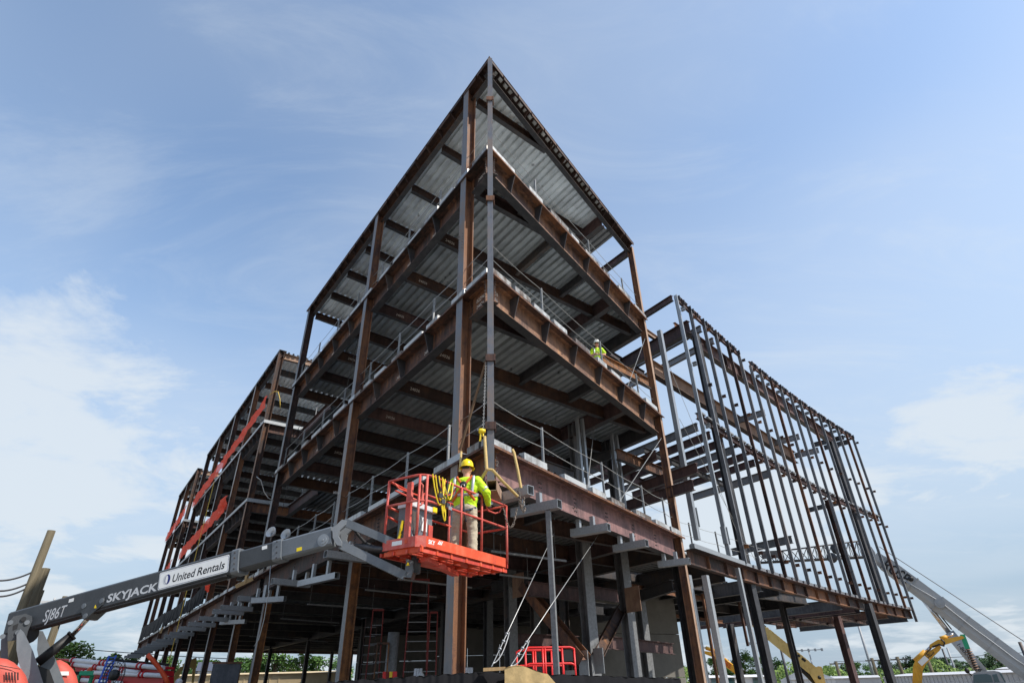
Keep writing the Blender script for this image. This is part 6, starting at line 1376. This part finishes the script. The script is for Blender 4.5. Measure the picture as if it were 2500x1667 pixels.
for x, y, r, w_, lab in ((560, 1615, 110, 4, 'dark blue-grey roofed building under the second floor, left of the plate box'), (480, 1635, 120, 3, 'small white house with dark roof under the second floor, by the tan wall')):
    p = atr(x, y, r); t = thing('house', lab, 'house', (p.x, p.y, 0)); d = V3((p.y, -p.x, 0)).normalized(); n = d.cross(UP)
    MB().box(V3((p.x, p.y, p.z * .4)), d * w_, n * 2.5, UP * p.z * .4).build('wall', 'trailer', t); MB().extrude([V3((p.x, p.y, p.z * .8)) - d * (w_ + .3) + n * 2.8, V3((p.x, p.y, p.z)) - d * (w_ + .3), V3((p.x, p.y, p.z * .8)) - d * (w_ + .3) - n * 2.8], d * 2 * (w_ + .3)).build('roof', 'roof_dark', t)
# ------------------------------------------------------------------ trees
def tree_meshes(kind, seed):
    rnd = random.Random(seed); tm = MB(); lm = MB()
    H = 1.0
    tm.tube([(0, 0, 0), (.01, .0, .22), (.0, .012, .45), (.015, 0, .8)], .026, 8, r1=.007)
    cl = []
    nb = 26 if kind != 'poplar' else 22
    for i in range(nb):
        a = rnd.uniform(0, 6.283); z = rnd.uniform(.22, .95); w = (.36 if kind == 'round' else .30) * math.sin(math.pi * min(1, (z - .08) / .98)) ** .7 if kind != 'poplar' else .2 * math.sin(math.pi * (z - .1) / .95) ** .8
        rr = w * rnd.uniform(.35, 1.0); e = V3((math.cos(a) * rr, math.sin(a) * rr, z + rnd.uniform(-.04, .05)))
        tm.tube([(0, 0, max(.12, z - .22)), tuple(e * .5 + V3((0, 0, z - .1)) * .5), tuple(e)], .010, 5, r1=.003); cl.append((e, rnd.uniform(.07, .125)))
    for e, r_ in cl:
        for _ in range(120):
            d = V3((rnd.gauss(0, 1), rnd.gauss(0, 1), rnd.gauss(0, .75))); d = d.normalized() * r_ * rnd.uniform(.25, 1.1) ** .6
            p = e + d; s_ = rnd.uniform(.016, .030); u_ = V3((rnd.gauss(0, 1), rnd.gauss(0, 1), rnd.gauss(0, 1))).normalized(); w_ = u_.orthogonal().normalized()
            lm.add([p - u_ * s_, p + w_ * s_ * .6, p + u_ * s_, p - w_ * s_ * .6], [(0, 1, 2, 3)])
    return tm, lm
PROT = []
for i, (kind, lf) in enumerate((('round', 'leaf_mid'), ('round', 'leaf_dark'), ('tall', 'leaf_mid'), ('tall', 'leaf_light'), ('poplar', 'leaf_dark'))):
    tm, lm = tree_meshes(kind, 40 + i); PROT.append((tm.mesh('trunk', ['bark'], (0, 0, 0)), lm.mesh('crown', [lf], (0, 0, 0))))
def tree(label, x, ytop, r, k, wid=1.0, group='trees along the far edge of the site'):
    p = atr(x, ytop, r); h = p.z * 1.12; t = thing('tree', label, 'tree', (p.x, p.y, 0), group); rz = random.uniform(0, 6.28)
    for nm, me in zip(('trunk', 'crown'), PROT[k]):
        o = put(nm, me, (p.x, p.y, 0), t); o.scale = (h * wid, h * wid, h * .97); o.rotation_euler = (0, 0, rz)
ORD = ['first', 'second', 'third', 'fourth', 'fifth', 'sixth', 'seventh', 'eighth', 'ninth', 'tenth', 'eleventh', 'twelfth', 'thirteenth', 'fourteenth', 'fifteenth', 'sixteenth', 'seventeenth', 'eighteenth', 'nineteenth', 'twentieth']
RT_ = [(1660, 1630, 120, 0, 1.5), (1700, 1622, 125, 2, 1.4), (1745, 1612, 110, 0, 1.3), (1778, 1622, 112, 2, 1.3), (1810, 1602, 112, 2, 1.1), (1850, 1610, 115, 0, 1.3), (1890, 1618, 120, 2, 1.3), (1935, 1626, 130, 1, 1.5), (1975, 1632, 135, 1, 1.5), (2010, 1628, 150, 1, 1.4), (2080, 1622, 140, 0, 1.4), (2125, 1628, 125, 2, 1.5), (2170, 1612, 170, 1, 1.3), (2205, 1602, 175, 4, 1.6), (2245, 1608, 175, 1, 1.4), (2285, 1600, 180, 1, 1.3), (2330, 1614, 180, 1, 1.5), (2395, 1606, 170, 1, 1.4), (2432, 1592, 160, 4, 1.7), (2470, 1612, 165, 1, 1.4)]
for i, a in enumerate(RT_): tree(ORD[i] + ' leafy tree from the left in the tree line at right' + (', dark' if a[3] in (1, 4) else ', mid green'), *a)
LT_ = [(150, 1588, 60, 3, .9), (178, 1592, 60, 3, 1.3), (300, 1607, 110, 1, 1.4), (332, 1610, 115, 1, 1.4), (412, 1613, 100, 0, 1.2), (445, 1625, 110, 1, 1.4), (500, 1620, 120, 0, 1.4), (590, 1615, 110, 0, 1.3), (625, 1612, 105, 2, 1.3), (675, 1603, 95, 2, 1.3), (730, 1608, 90, 2, 1.3), (775, 1612, 92, 0, 1.3), (830, 1618, 95, 2, 1.3)]
for i, a in enumerate(LT_): tree(ORD[i] + ' leafy tree from the left in the tree line at left' + (', pale' if a[3] == 3 else ''), *a, group='trees behind the left-hand side')
# hedge row as a mass
hm = MB(); rnd = random.Random(9)
for _ in range(9000):
    x = rnd.uniform(1640, 2560); p = atr(x, 1650, rnd.uniform(96, 104)); zt = 2.9 + .8 * math.sin(x * .02) + .5 * math.sin(x * .053); z = zt * rnd.random() ** .6; s_ = rnd.uniform(.12, .26)
    u_ = V3((rnd.gauss(0, 1), rnd.gauss(0, 1), rnd.gauss(0, 1))).normalized(); w_ = u_.orthogonal().normalized(); c = V3((p.x, p.y, z + .1)); hm.add([c - u_ * s_, c + w_ * s_ * .7, c + u_ * s_, c - w_ * s_ * .7], [(0, 1, 2, 3)])
tag(hm.build('hedge', 'leaf_light'), 'low light green scrub growing in front of the far trees at right', 'scrub', kind='stuff')
